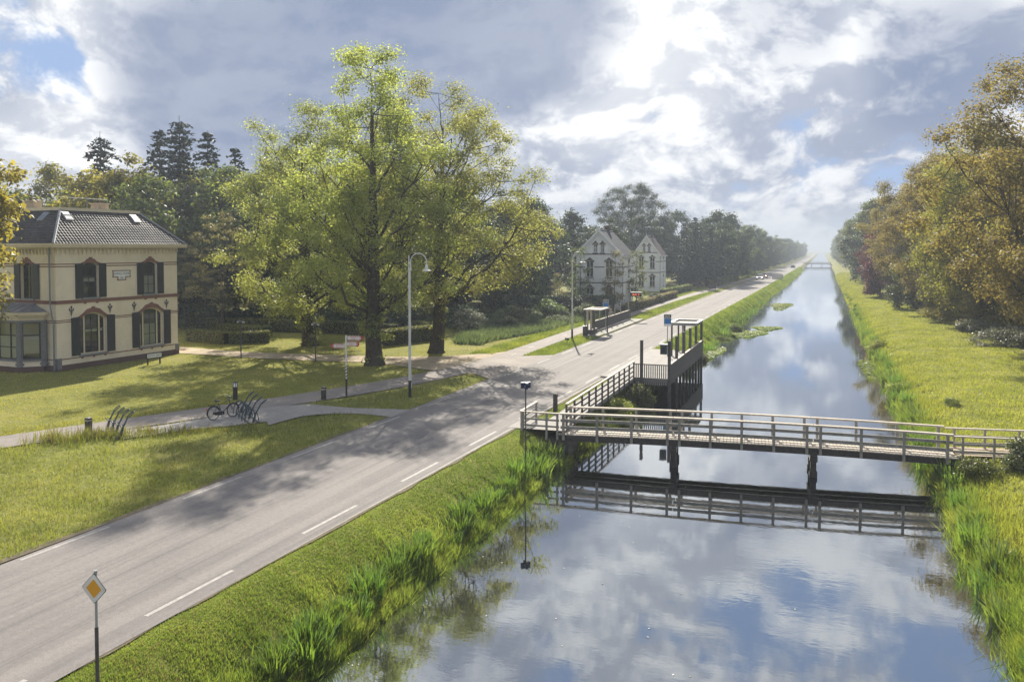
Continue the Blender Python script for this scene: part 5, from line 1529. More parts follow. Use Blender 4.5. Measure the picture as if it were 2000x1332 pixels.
# the two white houses down the road
def white_house(label, loc, rot, Wd, Dp, Ez, Az, roofm, groupmat):
    h = thing('white_house', label, 'house', loc, rot)
    f0, f1 = (0.0, 0.0), (Wd, 0.0)
    gable = lambda a: Ez + (Az - Ez) * (1 - abs(a - Wd / 2) / (Wd / 2))
    c1, c2 = Wd * 0.30, Wd * 0.72
    ops = [(c1 - 0.55, c1 + 0.55, 0.9, 2.95, 0.25), (c2 - 0.55, c2 + 0.55, 0.9, 2.95, 0.25), (c1 - 0.5, c1 + 0.5, 4.6, 6.75, 0.2), (c2 - 0.5, c2 + 0.5, 4.6, 6.75, 0.2), (Wd / 2 - 0.78, Wd / 2 - 0.22, 8.0, 9.15, 0.12), (Wd / 2 + 0.22, Wd / 2 + 0.78, 8.0, 9.15, 0.12)]
    place(wall(Wd, gable, ops).build('wall', 'house_white', h), f0, f1)
    sops = [(Dp * 0.55, Dp * 0.55 + 0.9, 0.9, 2.95, 0.2), (Dp * 0.55, Dp * 0.55 + 0.9, 4.6, 6.6, 0.2)]
    place(wall(Dp, Ez, sops).build('wall', 'house_white', h), (Wd, 0), (Wd, Dp))
    place(wall(Dp, Ez, []).build('wall', 'house_white', h), (0, Dp), (0, 0))
    place(wall(Wd, gable, []).build('wall', 'house_white', h), (Wd, Dp), (0, Dp))
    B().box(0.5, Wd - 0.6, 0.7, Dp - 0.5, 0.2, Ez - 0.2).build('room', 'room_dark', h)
    for op in ops + sops:
        p, q = (f0, f1) if op in ops else ((Wd, 0), (Wd, Dp))
        a0, a1 = op[0], op[1]
        wz = (op[2] + op[3]) / 2
        window(h, p, q, op, [(a0, (a0 + a1) / 2 - 0.03), ((a0 + a1) / 2 + 0.03, a1)], 0.12, 'house_white', bars=(op[2] + (op[3] - op[2]) * 0.62,), sill='trim_brown', sw=0.07)
        place(arch_cap(a0, a1, op[3], op[4], 0.2).build('arch', 'trim_brown', h), p, q)
    for zz in (3.75, 5.95, 7.75):
        sg = [(0.0, c1 - 0.65), (c1 + 0.65, c2 - 0.65), (c2 + 0.65, Wd)] if zz == 5.95 else [(0.0 if zz < 7.5 else 0.05, Wd if zz < 7.5 else Wd - 0.05)]
        band(h, f0, f1, sg, zz, zz + 0.14, 0.03, 'trim_brown')
        band(h, (Wd, 0), (Wd, Dp), [(0.0, Dp)] if zz != 5.95 else [(0, Dp * 0.55 - 0.1), (Dp * 0.55 + 1.0, Dp)], zz, zz + 0.14, 0.03, 'trim_brown') if zz < 7.5 else None
    ov = 0.25
    sx_ = (Wd / 2 + ov); drop = (Az - Ez) * ov / (Wd / 2)
    rb_ = B()
    for s in (-1, 1):
        ex, cx = Wd / 2 + s * sx_, Wd / 2
        vs = [(ex, -ov, Ez - drop), (cx, -ov, Az + 0.05), (cx, Dp + ov, Az + 0.05), (ex, Dp + ov, Ez - drop)]
        rb_.add(vs + [(x, y, z + 0.16) for x, y, z in vs], [(0, 1, 2, 3), (7, 6, 5, 4), (0, 4, 5, 1), (1, 5, 6, 2), (2, 6, 7, 3), (3, 7, 4, 0)])
    r_ = rb_.build('roof', roofm, h)
    for s in (-1, 1):
        ex = Wd / 2 + s * sx_
        B().bar((ex, -ov - 0.03, Ez - drop + 0.08), (Wd / 2, -ov - 0.03, Az + 0.13), 0.06, 0.26).build('barge_board', 'house_white', r_)
        B().bar((ex + s * 0.06, -ov, Ez - drop + 0.02), (ex + s * 0.06, Dp + ov, Ez - drop + 0.02), 0.12, 0.12).build('gutter', 'house_white', r_)
    B().tube([(Wd / 2, -ov, Az + 0.2), (Wd / 2, Dp + ov, Az + 0.2)], 0.10, 6).build('ridge', 'lead', r_)
    B().tube([(Wd + 0.08, 0.3, Ez - drop), (Wd + 0.08, 0.3, 0)], 0.05, 6).build('rain_pipe', 'zinc', h)
    B().box(Wd / 2 - 0.35, Wd / 2 + 0.35, Dp * 0.6, Dp * 0.6 + 0.7, Az - 0.4, Az + 0.9).build('chimney', 'trim_brown', r_)
    B().tube([(Wd / 2, -ov, Az + 0.1), (Wd / 2, -ov, Az + 0.75)], [0.07, 0.02], 6).build('finial', 'house_white', r_)
    return h


white_house('white gabled house with blue grey roof behind young trees, nearer of the two', (-32.5, 112.6, 0), R(2), 6.5, 8.8, 7.7, 11.0, 'slate_blue', None)
white_house('white gabled house with brown roof, farther of the two', (-36.0, 166.5, 0), R(2), 5.3, 8.8, 7.4, 11.0, 'tile_brown', None)
# garden shed
pm('shed_blue', (0.10, 0.13, 0.16), (0.08, 0.105, 0.13), 3.0, 0.7)
sh = thing('garden_shed', 'small blue grey garden shed half hidden in the wood', 'shed', (-46.0, 128.0, 0), R(5))
B().box(0, 3.2, 0, 2.6, 0, 2.0).build('wall', 'shed_blue', sh)
B().add([(-0.25, -0.3, 1.9), (3.45, -0.3, 1.9), (3.45, 1.3, 3.1), (-0.25, 1.3, 3.1), (3.45, 2.9, 1.9), (-0.25, 2.9, 1.9)], [(0, 1, 2, 3), (3, 2, 4, 5), (0, 3, 5), (1, 4, 2), (0, 5, 4, 1)]).build('roof', 'slate_blue', sh)
B().box(0.5, 1.2, -0.03, 0.0, 1.0, 1.7).build('window', 'sash_dark', sh)
B().box(1.7, 2.6, -0.03, 0.0, 0.1, 1.85).build('door', 'slate_blue', sh)
for x in (0.45, 2.7): B().box(x - 0.04, x + 0.04, -0.05, 0.0, 0.05, 1.9).build('trim', 'house_white', sh)
# far house by the avenue
fh = thing('far_house', 'distant dark roofed house among the avenue trees', 'house', (-34.0, 235.0, 0), 0)
B().box(0, 7, 0, 10, 0, 3.2).build('wall', 'trim_brown', fh)
B().add([(-0.4, -0.4, 3.1), (7.4, -0.4, 3.1), (7.4, 10.4, 3.1), (-0.4, 10.4, 3.1), (3.5, -0.4, 7.0), (3.5, 10.4, 7.0)], [(0, 1, 4), (1, 2, 5, 4), (2, 3, 5), (3, 0, 4, 5), (3, 2, 1, 0)]).build('roof', 'slate_blue', fh)
B().bar((7.45, -0.42, 3.15), (3.5, -0.42, 7.05), 0.08, 0.3).build('barge_board', 'house_white', fh)

# ------------------------------------------------------------------ footbridge
BR_ANG = math.atan2(1.40, 16.15)


def deck_z(s):
    return -0.11 + 0.10 * (1 - ((s - 8.1) / 8.4) ** 2)


def make_bridge():
    br = thing('footbridge', 'pale wooden footbridge crossing the canal in the foreground', 'bridge', (-11.15, 36.85, 0), BR_ANG)
    W = 1.45
    pl = B()
    s = -0.35
    rr = random.Random(4)
    while s < 16.5:
        z = deck_z(s) + rr.uniform(-0.004, 0.004)
        pl.box(s, s + 0.135, -0.06, W + 0.06, z - 0.045, z)
        s += 0.15
    tag(pl.build('deck_planks', 'wood_pale', br), kind='stuff')
    for y in (0.0, W / 2, W):
        bm_ = B()
        for i in range(11):
            a_, b_ = -0.35 + 16.85 * i / 11, -0.35 + 16.85 * (i + 1) / 11
            za, zb = deck_z(a_) - 0.05, deck_z(b_) - 0.05
            w_ = 0.14 if y != W / 2 else 0.12
            vs = [(a_, y - w_ / 2, za - 0.27), (b_, y - w_ / 2, zb - 0.27), (b_, y + w_ / 2, zb - 0.27), (a_, y + w_ / 2, za - 0.27), (a_, y - w_ / 2, za), (b_, y - w_ / 2, zb), (b_, y + w_ / 2, zb), (a_, y + w_ / 2, za)]
            bm_.add(vs, [(0, 3, 2, 1), (4, 5, 6, 7), (0, 1, 5, 4), (2, 3, 7, 6)])
        bm_.build('beam', 'wood_dark', br)
    near_x = [-0.06, 1.52, 3.10, 4.71, 5.24, 6.59, 7.93, 9.28, 10.64, 11.19, 12.81, 14.47, 16.12]
    post = B().box(-0.058, 0.058, -0.05, 0.05, -0.30, 0.93).mesh('post')
    for y in (-0.13, W + 0.13):
        for x in near_x:
            o_ = link_mesh('post', post, 'wood_grey', br); o_.location = (x, y, deck_z(x))
        for (x0, x1) in ((-0.22, 4.97), (4.97, 10.9), (10.9, 16.35)):
            n_ = 6
            for hgt, w_, h_ in ((0.965, 0.17, 0.07), (0.64, 0.045, 0.13), (0.32, 0.045, 0.13)):
                rl = B()
                yo = y if hgt > 0.9 else (y + (0.074 if y < 0 else -0.074))
                for i in range(n_):
                    a_, b_ = x0 + 0.01 + (x1 - x0 - 0.02) * i / n_, x0 + 0.01 + (x1 - x0 - 0.02) * (i + 1) / n_
                    rl.bar((a_, yo, deck_z(a_) + hgt), (b_, yo, deck_z(b_) + hgt), w_, h_)
                rl.build('hand_rail' if hgt > 0.9 else 'rail', 'wood_pale' if hgt > 0.9 else 'wood_grey', br)
    for x in (4.97, 10.92):
        for y in (0.05, W - 0.05):
            B().box(x - 0.12, x + 0.12, y - 0.11, y + 0.11, -2.3, deck_z(x) - 0.45).build('pile', 'wood_dark', br)
            B().box(x - 0.16, x + 0.16, y - 0.15, y + 0.15, -1.42, -1.08).build('pile_collar', 'wood_dark', br)
        B().box(x - 0.15, x + 0.15, -0.30, W + 0.30, deck_z(x) - 0.58, deck_z(x) - 0.322).build('crosshead', 'wood_dark', br)
    for x0, x1 in ((-0.75, 0.25), (16.15, 16.9)):
        B().box(x0, x1, -0.35, W + 0.35, -2.2, -0.44).build('abutment', 'wood_dark', br)
        B().box(x0 - 0.1, x1 + 0.05, -0.25, W + 0.25, -0.439, -0.36).build('abutment_cap', 'wood_dark', br)
    return br


bridge = make_bridge()
far_bridge = dup(bridge, (-10.8, 520.0, 0.0), 0.0, (0.95, 1.0, 1.0), 'distant footbridge across the canal near the vanishing point')
far_bridge['category'] = 'bridge'
# approach paths
strip('bridge_path', [(-14.0, 39.0), (-11.2, 38.6)], [(-14.0, 36.7), (-11.2, 36.9)], 0.02, 'paving', n=6)
strip('towpath_link', [(5.2, 39.9), (7.0, 40.2), (12.0, 41.4)], [(5.3, 38.3), (7.0, 38.6), (12.2, 39.4)], 0.0, 'gravel', n=6)


def fence(label, pts, posts_at, zt, hs=(0.92, 0.60, 0.30), name='railing', cap='wood_pale', pm_='wood_grey', group=None):
    """open timber railing through points (x, y, ground z)"""
    f = thing(name, label, 'railing', (pts[0][0], pts[0][1], pts[0][2]))
    o0 = Vector(pts[0])
    P = [Vector(p) - o0 for p in pts]
    d = [0.0]
    for i in range(len(P) - 1): d.append(d[-1] + (P[i + 1] - P[i]).length)

    def at_(s):
        for i in range(len(P) - 1):
            if s <= d[i + 1] + 1e-6: return P[i].lerp(P[i + 1], (s - d[i]) / (d[i + 1] - d[i]))
        return P[-1]
    for s in posts_at:
        p = at_(min(s * d[-1], d[-1]))
        B().box(p.x - 0.045, p.x + 0.045, p.y - 0.045, p.y + 0.045, p.z - 0.35, p.z + hs[0] - 0.03).build('post', pm_, f)
    for i in range(len(P) - 1):
        for k, h_ in enumerate(hs):
            e = Vector((0, 0, h_ + k * 0.0))
            B().bar(P[i] + e, P[i + 1] + e, 0.13 if k == 0 else 0.04, 0.055 if k == 0 else 0.09).build('hand_rail' if k == 0 else 'rail', cap if k == 0 else pm_, f)
    return f


fence('short corner railing where the footbridge meets the road', [(-11.4, 36.70, -0.07), (-13.25, 36.55, -0.05), (-13.28, 39.0, -0.02)], (0.02, 0.14, 0.42, 0.52, 0.98), 0)
fence('railing carrying on from the footbridge over the far bank, nearer side', [(5.15, 38.15, -0.12), (9.4, 38.5, -0.05)], (0.08, 0.35, 0.65, 0.95), 0)
fence('railing carrying on from the footbridge over the far bank, farther side', [(5.05, 39.85, -0.12), (9.4, 40.25, -0.05)], (0.08, 0.35, 0.65, 0.95), 0)
# ramp from the bridge to the bus jetty
rp = B()
for i in range(8):
    y0, y1 = 38.6 + 14.7 * i / 8, 38.6 + 14.7 * (i + 1) / 8
    z0, z1 = 0.0 + 0.12 * i / 8, 0.12 * (i + 1) / 8
    rp.add([(-12.75, y0, z0 - 0.3), (-11.45, y0, z0 - 0.22), (-11.45, y1, z1 - 0.22), (-12.75, y1, z1 - 0.3), (-12.75, y0, z0), (-11.45, y0, z0), (-11.45, y1, z1), (-12.75, y1, z1)], [(4, 5, 6, 7), (1, 2, 6, 5), (3, 0, 4, 7)] + ([(0, 1, 5, 4)] if i == 0 else []))
tag(rp.build('ramp_path', 'paving'), kind='structure')
fence('long sloping railing from the footbridge up to the bus jetty', [(-11.42, 37.95, 0.02), (-11.42, 53.1, 0.15)], [i / 11 for i in range(12)], 0, (1.06, 0.74, 0.44, 0.16), 'ramp_railing', 'wood_pale', 'post_grey')

# ------------------------------------------------------------------ bus jetty on the canal side
tag(B().box(-13.55, -11.45, 53.3, 69.4, -0.3, 0.11).build('bus_platform', 'paving'), kind='structure')
tag(B().box(-13.70, -13.551, 53.3, 69.4, -0.3, 0.125).build('platform_kerb', 'concrete'), kind='structure')
jt = thing('bus_jetty', 'dark timber bus stop jetty standing in the canal with slatted sides', 'jetty', (-9.15, 53.3, 0))
B().box(-2.35, 0.0, 0.0, 15.5, -0.10, 0.105).build('deck', 'paving', jt)
B().box(-2.35, 0.02, -0.05, 0.05, -0.28, -0.101).build('beam', 'post_grey', jt)
sl = B().box(-0.035, 0.035, -0.02, 0.02, -0.30, 1.05).mesh('slat')
for i in range(17):
    o_ = link_mesh('slat', sl, 'wood_grey', jt); o_.location = (-2.28 + i * 0.138, -0.07, 0.03)
B().bar((-2.35, -0.03, 1.03), (-0.1, -0.03, 1.03), 0.04, 0.06).build('rail', 'post_grey', jt)
B().bar((-2.35, -0.03, 0.12), (-0.1, -0.03, 0.12), 0.04, 0.08).build('rail', 'post_grey', jt)
sb = B().box(-0.02, 0.02, -0.06, 0.06, -0.14, 1.08).mesh('board')
for i in range(96):
    o_ = link_mesh('board', sb, 'post_grey', jt); o_.location = (0.075, 0.12 + i * 0.16, 0.0)
B().bar((0.05, 0.0, 1.11), (0.05, 15.4, 1.11), 0.15, 0.05).build('hand_rail', 'wood_pale', jt)
for i, y in enumerate((0.0, 3.06, 6.12, 9.18, 12.24, 15.3)):
    B().box(-0.09, 0.09, y - 0.09, y + 0.09, -2.4, 2.63).build('post', 'post_grey', jt).location = (-0.04 if i else 0.0, -0.02 if i == 0 else 0.0, 0)
B().box(-1.87, -1.69, -0.20, -0.03, -1.2, 2.62).build('post', 'post_grey', jt)
for y in (4.6, 7.6, 10.7, 13.8):
    B().box(-0.12, 0.04, y - 0.07, y + 0.07, -2.4, -0.101).build('pile', 'wood_dark', jt)
sh = thing('bus_shelter', 'open framed timber bus shelter at the far end of the jetty', 'shelter', (-11.05, 65.4, 0.11))
for (x, y) in ((0.0, 0.0), (0.0, 3.2), (1.0, 0.0)):
    B().box(x - 0.06, x + 0.06, y - 0.06, y + 0.06, 0, 2.42).build('post', 'post_grey', sh)
B().box(0.75, 0.95, 0.2, 0.3, 0.0, 2.4).build('glazed_panel', 'steel', sh)
for (x0, x1, y0, y1) in ((-0.12, 1.95, -0.12, 0.04), (-0.12, 1.95, 3.16, 3.32), (-0.12, 0.04, 0.041, 3.159), (1.79, 1.95, 0.041, 3.159)):
    B().box(x0, x1, y0, y1, 2.421, 2.62).build('roof_beam', 'wood_grey', sh)
for (x0, x1, y0, y1) in ((-0.18, 2.0, -0.18, 0.05), (-0.18, 2.0, 3.12, 3.36), (-0.18, 0.05, 0.051, 3.119), (1.76, 2.0, 0.051, 3.119)):
    B().box(x0, x1, y0, y1, 2.621, 2.66).build('roof_trim', 'white_paint', sh)
B().box(0.05, 1.76, 0.05, 3.1, 2.50, 2.53).build('roof_panel', 'wood_dark', sh)
B().box(0.25, 1.5, -0.135, -0.121, 2.47, 2.58).build('name_strip', 'lead', sh)
B().box(1.3, 1.7, 0.6, 2.6, 0.42, 0.47).build('bench_seat', 'wood_grey', sh)
for y in (0.8, 2.4): B().box(1.35, 1.65, y - 0.04, y + 0.04, 0.0, 0.419).build('bench_leg', 'post_grey', sh)
ib = thing('information_box', 'dark box mounted high on the jetty corner post', 'box', (-9.45, 53.05, 1.78))  # stands for an information box on the post, not a litter bin
B().box(-0.22, 0.18, -0.2, 0.10, 0.0, 0.62).build('body', 'sign_dark', ib, bevel=0.02)
B().box(-0.25, 0.21, -0.23, 0.13, 0.621, 0.66).build('lid', 'steel', ib)
B().box(-0.15, 0.11, -0.206, -0.201, 0.12, 0.44).build('plate', 'slate_blue', ib)


def bus_sign(label, loc, hpole, rz=0.0):
    b_ = thing('bus_stop_sign', label, 'sign', loc, rz)
    B().tube([(0, 0, 0), (0, 0, hpole)], 0.035, 8).build('pole', 'steel', b_)
    B().box(-0.29, 0.29, -0.05, -0.036, hpole - 0.95, hpole).build('panel', 'house_white', b_)
    B().box(-0.27, 0.27, -0.058, -0.051, hpole - 0.30, hpole - 0.02).build('header', 'sign_dark', b_)
    B().box(-0.27, 0.27, -0.058, -0.051, hpole - 0.76, hpole - 0.34).build('blue_field', 'sign_blue', b_)
    text('BUS', 0.22, 'house_white', b_, (0, -0.060, hpole - 0.16), (R(90), 0, 0), 0.001)
    return b_


bus_sign('blue bus stop sign above the canal side shelter', (-11.35, 65.15, 0.11), 3.3, R(15))
bus_sign('blue bus stop sign beside the roadside shelter across the road', (-20.95, 83.6, 0.12), 3.2, R(15))

# ------------------------------------------------------------------ bus stop across the road
tag(B().box(-21.95, -20.25, 77.8, 99.0, -0.2, 0.12).build('bus_platform', 'paving'), kind='structure')
tag(B().box(-20.249, -20.08, 80.0, 99.0, -0.2, 0.135).build('platform_kerb', 'concrete'), kind='structure')
wf = thing('platform_fence', 'long dark board fence behind the platform across the road', 'fence', (-21.75, 81.5, 0.1))
bd = B().box(-0.02, 0.02, -0.09, 0.09, 0.0, 0.98).mesh('board')
for i in range(84):
    o_ = link_mesh('board', bd, 'post_grey', wf); o_.location = (0, 0.1 + i * 0.2, 0.06)
B().bar((0, 0, 1.07), (0, 16.9, 1.07), 0.14, 0.05).build('hand_rail', 'wood_pale', wf)
for y in (0.0, 3.0, 7.4, 9.8, 12.6, 16.8):
    B().box(-0.13, -0.03, y - 0.06, y + 0.06, -0.2, 2.25).build('post', 'wood_grey', wf)
s2 = thing('bus_shelter', 'timber bus shelter with pale end panels across the road', 'shelter', (-21.75, 78.5, 0.12))
for (x, y) in ((0, 0), (1.5, 3.0), (0, 3.0), (0.95, 0.0)):
    B().box(x - 0.06, x + 0.06, y - 0.06, y + 0.06, 0, 2.4).build('post', 'post_grey', s2)
for i in range(2):
    B().box(0.14 + i * 0.38, 0.14 + i * 0.38 + 0.20, -0.02, 0.03, 0.5, 2.38).build('end_board', 'wood_pale', s2)
B().box(0.07, 0.92, -0.015, 0.02, 0.05, 0.48).build('end_panel', 'post_grey', s2)
for (x0, x1, y0, y1) in ((-0.15, 1.65, -0.15, 0.35), (-0.15, 1.65, 2.7, 3.15), (-0.15, 0.15, 0.351, 2.699), (1.4, 1.65, 0.351, 2.699)):
    B().box(x0, x1, y0, y1, 2.401, 2.52).build('roof_beam', 'wood_pale', s2)
B().box(0.15, 1.4, 0.35, 2.7, 2.43, 2.46).build('roof_panel', 'wood_dark', s2)
B().box(0.2, 0.6, 0.5, 2.6, 0.42, 0.47).build('bench_seat', 'wood_grey', s2)
for y in (0.7, 2.4): B().box(0.25, 0.55, y - 0.04, y + 0.04, 0, 0.419).build('bench_leg', 'post_grey', s2)
lb = thing('litter_bin', 'dark litter bin at the end of the roadside shelter', 'bin', (-21.6, 78.1, 0.12))
B().box(-0.22, 0.22, -0.2, 0.2, 0.0, 0.85).build('body', 'sign_dark', lb, bevel=0.03)
B().box(-0.24, 0.24, -0.22, 0.22, 0.851, 0.92).build('lid', 'steel', lb)
dp = thing('departure_display', 'lit orange departure display on a post at the platform end', 'display', (-21.6, 98.2, 0.12))
B().tube([(0, 0, 0), (0, 0, 3.35)], 0.06, 8).build('post', 'post_grey', dp)
B().box(0.06, 1.35, -0.12, 0.12, 2.72, 3.18).build('case', 'black_metal', dp)
B().box(0.0, 1.4, -0.16, 0.16, 3.181, 3.26).build('hood', 'white_paint', dp)
m, t = new_mat('led_orange')
em = t.n('ShaderNodeEmission'); em.inputs[0].default_value = (1.0, 0.16, 0.03, 1); em.inputs[1].default_value = 0.8
o = t.n('ShaderNodeOutputMaterial'); t.link(em.outputs[0], o.inputs[0])
text('BUS  2', 0.30, 'led_orange', dp, (0.7, -0.124, 2.95), (R(90), 0, 0), 0.001)
B().lathe([(0.0, 3.35), (0.06, 3.38), (0.07, 3.45), (0.03, 3.5)], 8).build('antenna', 'white_paint', dp)

# ------------------------------------------------------------------ street furniture
def street_lamp(label, loc, rz):
    l = thing('street_lamp', label, 'street lamp', loc, rz, None)
    B().tube([(0, 0, 0), (0, 0, 0.95)], [0.095, 0.09], 12).build('base_sleeve', 'black_metal', l, smooth=True)
    B().tube([(0, 0, 0.951), (0, 0, 1.6), (0, 0, 4.2), (0, 0, 6.3)], [0.09, 0.085, 0.072, 0.07], 12).build('pole', 'lamp_paint', l, smooth=True)
    B().tube([(0, 0, 6.3), (0, 0, 7.35)], 0.075, 10).tube([(-0.03, 0, 7.35), (-0.03, 0, 8.15)], 0.032, 8).build('mast_top', 'lamp_paint', l, smooth=True)
    B().tube([(0, 0, 6.28), (0, 0, 6.40)], 0.095, 10).tube([(0.02, 0, 7.28), (0.02, 0, 7.42)], 0.11, 10).build('collar', 'lamp_paint', l, smooth=True)
    pts = [(0.07, 0, 7.3), (0.07, 0, 7.8)]
    for k in range(11):
        a_ = math.pi * (1 - k / 10)
        pts.append((0.53 + 0.46 * math.cos(a_), 0, 7.8 + 0.46 * math.sin(a_)))
    pts.append((1.0, 0, 7.62))
    B().tube(pts, 0.03, 8).build('arm', 'lamp_paint', l, smooth=True)
    sh_ = B().lathe([(0.03, 7.64), (0.075, 7.58), (0.10, 7.42), (0.115, 7.36), (0.30, 7.27), (0.29, 7.262), (0.10, 7.33)], 18, (1.0, 0, 0)).build('lamp_shade', 'lamp_paint', l, smooth=True)
    B().lathe([(0.0, 7.20), (0.06, 7.22), (0.08, 7.29), (0.06, 7.325)], 12, (1.0, 0, 0)).build('bulb', 'house_white', sh_, smooth=True)
    B().box(0.085, 0.10, -0.05, 0.05, 0.5, 0.8).build('hatch', 'lamp_paint', l)
    return l


street_lamp('tall white street lamp with hooked arm in front of the tallest tree', (-22.2, 42.5, 0), R(15))
street_lamp('tall pale street lamp with hooked arm beside the far bus stop', (-22.15, 75.4, 0), R(15))

# cycle signpost with three fingers
sp = thing('finger_post', 'white cycle signpost with three red tipped fingers', 'signpost', (-25.62, 41.2, 0))
B().tube([(0, 0, 0), (0, 0, 1.05)], 0.055, 10).build('base', 'black_metal', sp, smooth=True)
B().tube([(0, 0, 1.051), (0, 0, 3.55)], 0.05, 10).build('pole', 'white_paint', sp, smooth=True)
for k in range(4):
    st = B()
    pts = [(0.049 * math.cos(a_ * 0.52), 0.049 * math.sin(a_ * 0.52), 1.07 + k * 0.19 + a_ * 0.013) for a_ in range(13)]
    st.tube(pts, 0.026, 5).build('stripe', 'black_metal', sp)
for (ang, z, L) in ((8, 3.28, 0.92), (-4, 2.95, 0.78), (188, 2.80, 0.82)):
    f = B().box(0.09, 0.09 + L - 0.16, -0.016, 0.016, z, z + 0.26).build('finger', 'white_paint', sp)
    f.rotation_euler = (0, 0, R(ang))
    tip = B().prism([(0.0, 0.0), (0.12, 0.0), (0.2, 0.13), (0.12, 0.26), (0.0, 0.26)], 0.032, (0.09 + L - 0.159, 0.016, z), (1, 0, 0), (0, 0, 1)).build('arrow_tip', 'sign_red', f)
    for zz in (z + 0.235, z + 0.02): B().box(0.09, 0.09 + L - 0.165, -0.019, 0.019, zz - 0.012, zz + 0.012).build('border', 'sign_red', f)
    B().box(0.09 + L - 0.13, 0.09 + L - 0.09, -0.022, 0.022, z + 0.06, z + 0.2).build('chevron', 'white_paint', f)
    for r_ in range(2):
        t_ = text(('HOOGEVEEN 12', 'ASSEN 27')[r_] if ang > 100 else ('CENTRUM 2', 'ROUTE 5')[r_], 0.085, 'sign_red', f, (0.09 + (L - 0.16) / 2, -0.018, z + 0.175 - r_ * 0.10), (R(90), 0, 0), 0.001) if ang < 100 else text(('CENTRUM 2', 'ROUTE 5')[r_], 0.085, 'sign_red', f, (0.09 + (L - 0.16) / 2, 0.018, z + 0.175 - r_ * 0.10), (R(90), 0, R(180)), 0.001)

# T-shaped garden posts
for (x, y, lab) in ((-42.6, 53.2, 'thin T shaped post on the lawn beside the villa drive'), (-35.95, 53.5, 'thin T shaped post in front of the leafy lime trunk')):
    tp = thing('garden_post', lab, 'post', (x, y, -0.02))
    B().tube([(0, 0, 0), (0, 0, 2.9)], 0.045, 8).build('pole', 'post_grey', tp)
    B().box(-0.32, 0.32, -0.05, 0.05, 2.86, 2.95).build('cross_bar', 'stone_grey', tp)
    for s in (-1, 1): B().box(s * 0.26 - 0.06, s * 0.26 + 0.06, -0.07, 0.07, 2.78, 2.859).build('lamp_head', 'house_white', tp)
# house name board
nb = thing('name_board', 'low black and white name board on the lawn before the villa', 'sign', (-46.3, 48.0, -0.02), R(78))
for x in (-0.5, 0.5): B().box(x - 0.045, x + 0.045, -0.04, 0.04, 0, 0.78).build('leg', 'wood_dark', nb)
B().box(-0.66, 0.66, -0.075, -0.041, 0.48, 0.86).build('board', 'black_metal', nb)
B().box(-0.58, 0.58, -0.085, -0.076, 0.53, 0.81).build('plate', 'house_white', nb)
text('BOVEN JERO', 0.21, 'black_metal', nb, (0, -0.088, 0.67), (R(90), 0, 0), 0.001, sx=0.86)
# light bollard with white top
lbd = thing('light_bollard', 'black bollard with white lit panels beside the parked bicycle', 'bollard', (-31.1, 38.3, 0))
B().tube([(0, 0, 0), (0, 0, 0.72)], 0.13, 14).build('body', 'black_metal', lbd, smooth=True)
B().tube([(0, 0, 0.721), (0, 0, 0.94)], 0.12, 14).build('lens', 'house_white', lbd, smooth=True)
for k in range(6):
    a_ = k * math.pi / 3 + 0.3
    B().box(-0.012, 0.012, -0.012, 0.012, 0.72, 0.94).build('rib', 'black_metal', lbd).location = (0.122 * math.cos(a_), 0.122 * math.sin(a_), 0)
B().tube([(0, 0, 0.941), (0, 0, 1.0)], [0.135, 0.11], 14).build('cap', 'black_metal', lbd, smooth=True)
# wooden bollards
for (x, y, h_, w_, lab) in ((-31.8, 28.9, 0.72, 0.12, 'short dark bollard at the path edge left of the leaning bike stands'), (-26.4, 40.05, 0.72, 0.11, 'dark bollard on the tip of the grass island'), (-13.1, 41.5, 0.92, 0.10, 'dark square post beside the road near the footbridge')):
    bo = thing('bollard', lab, 'bollard', (x, y, -0.02))
    B().box(-w_, w_, -w_, w_, 0, h_).build('shaft', 'wood_dark', bo, bevel=0.015)
    B().box(-w_ - 0.004, w_ + 0.004, -w_ - 0.004, w_ + 0.004, h_ - 0.16, h_ - 0.08).build('band', 'wood_grey' if h_ < 0.9 else 'sign_dark', bo)
    B().add([(-w_ * 0.9, -w_ * 0.9, h_ - 0.002), (w_ * 0.9, -w_ * 0.9, h_ - 0.002), (w_ * 0.9, w_ * 0.9, h_ - 0.002), (-w_ * 0.9, w_ * 0.9, h_ - 0.002), (0, 0, h_ + 0.04)], [(0, 1, 4), (1, 2, 4), (2, 3, 4), (3, 0, 4)]).build('cap', 'wood_grey', bo)
# small green marker by the second lamp
gm = thing('marker_sign', 'small green plate on a short post by the second lamp', 'sign', (-21.5, 71.6, 0))
B().tube([(0, 0, 0), (0, 0, 0.5)], 0.03, 6).build('pole', 'post_grey', gm)
pm('plate_green', (0.03, 0.09, 0.06), (0.025, 0.08, 0.05), 3.0, 0.5)
B().box(-0.2, 0.2, -0.05, -0.031, 0.32, 0.52).build('plate', 'plate_green', gm)
# priority road sign
ps = thing('priority_sign', 'yellow and white diamond road sign in the foreground verge', 'road sign', (-13.2, 12.1, -0.05), R(2))
B().tube([(0, 0, 0), (0, 0, 1.18)], 0.036, 10).build('sleeve', 'post_grey', ps, smooth=True)
B().tube([(0, 0, 1.18), (0, 0, 2.26)], 0.026, 10).build('pole', 'steel', ps, smooth=True)
B().tube([(0, 0, 2.24), (0, 0, 2.30)], 0.034, 10).build('cap', 'steel', ps, smooth=True)


def diamond(r_):
    o_ = []
    for k in range(4):
        a_ = math.pi / 2 * k
        for e in (-0.06, 0.06):
            o_.append((r_ * math.cos(a_ + e), r_ * math.sin(a_ + e)))
    return o_


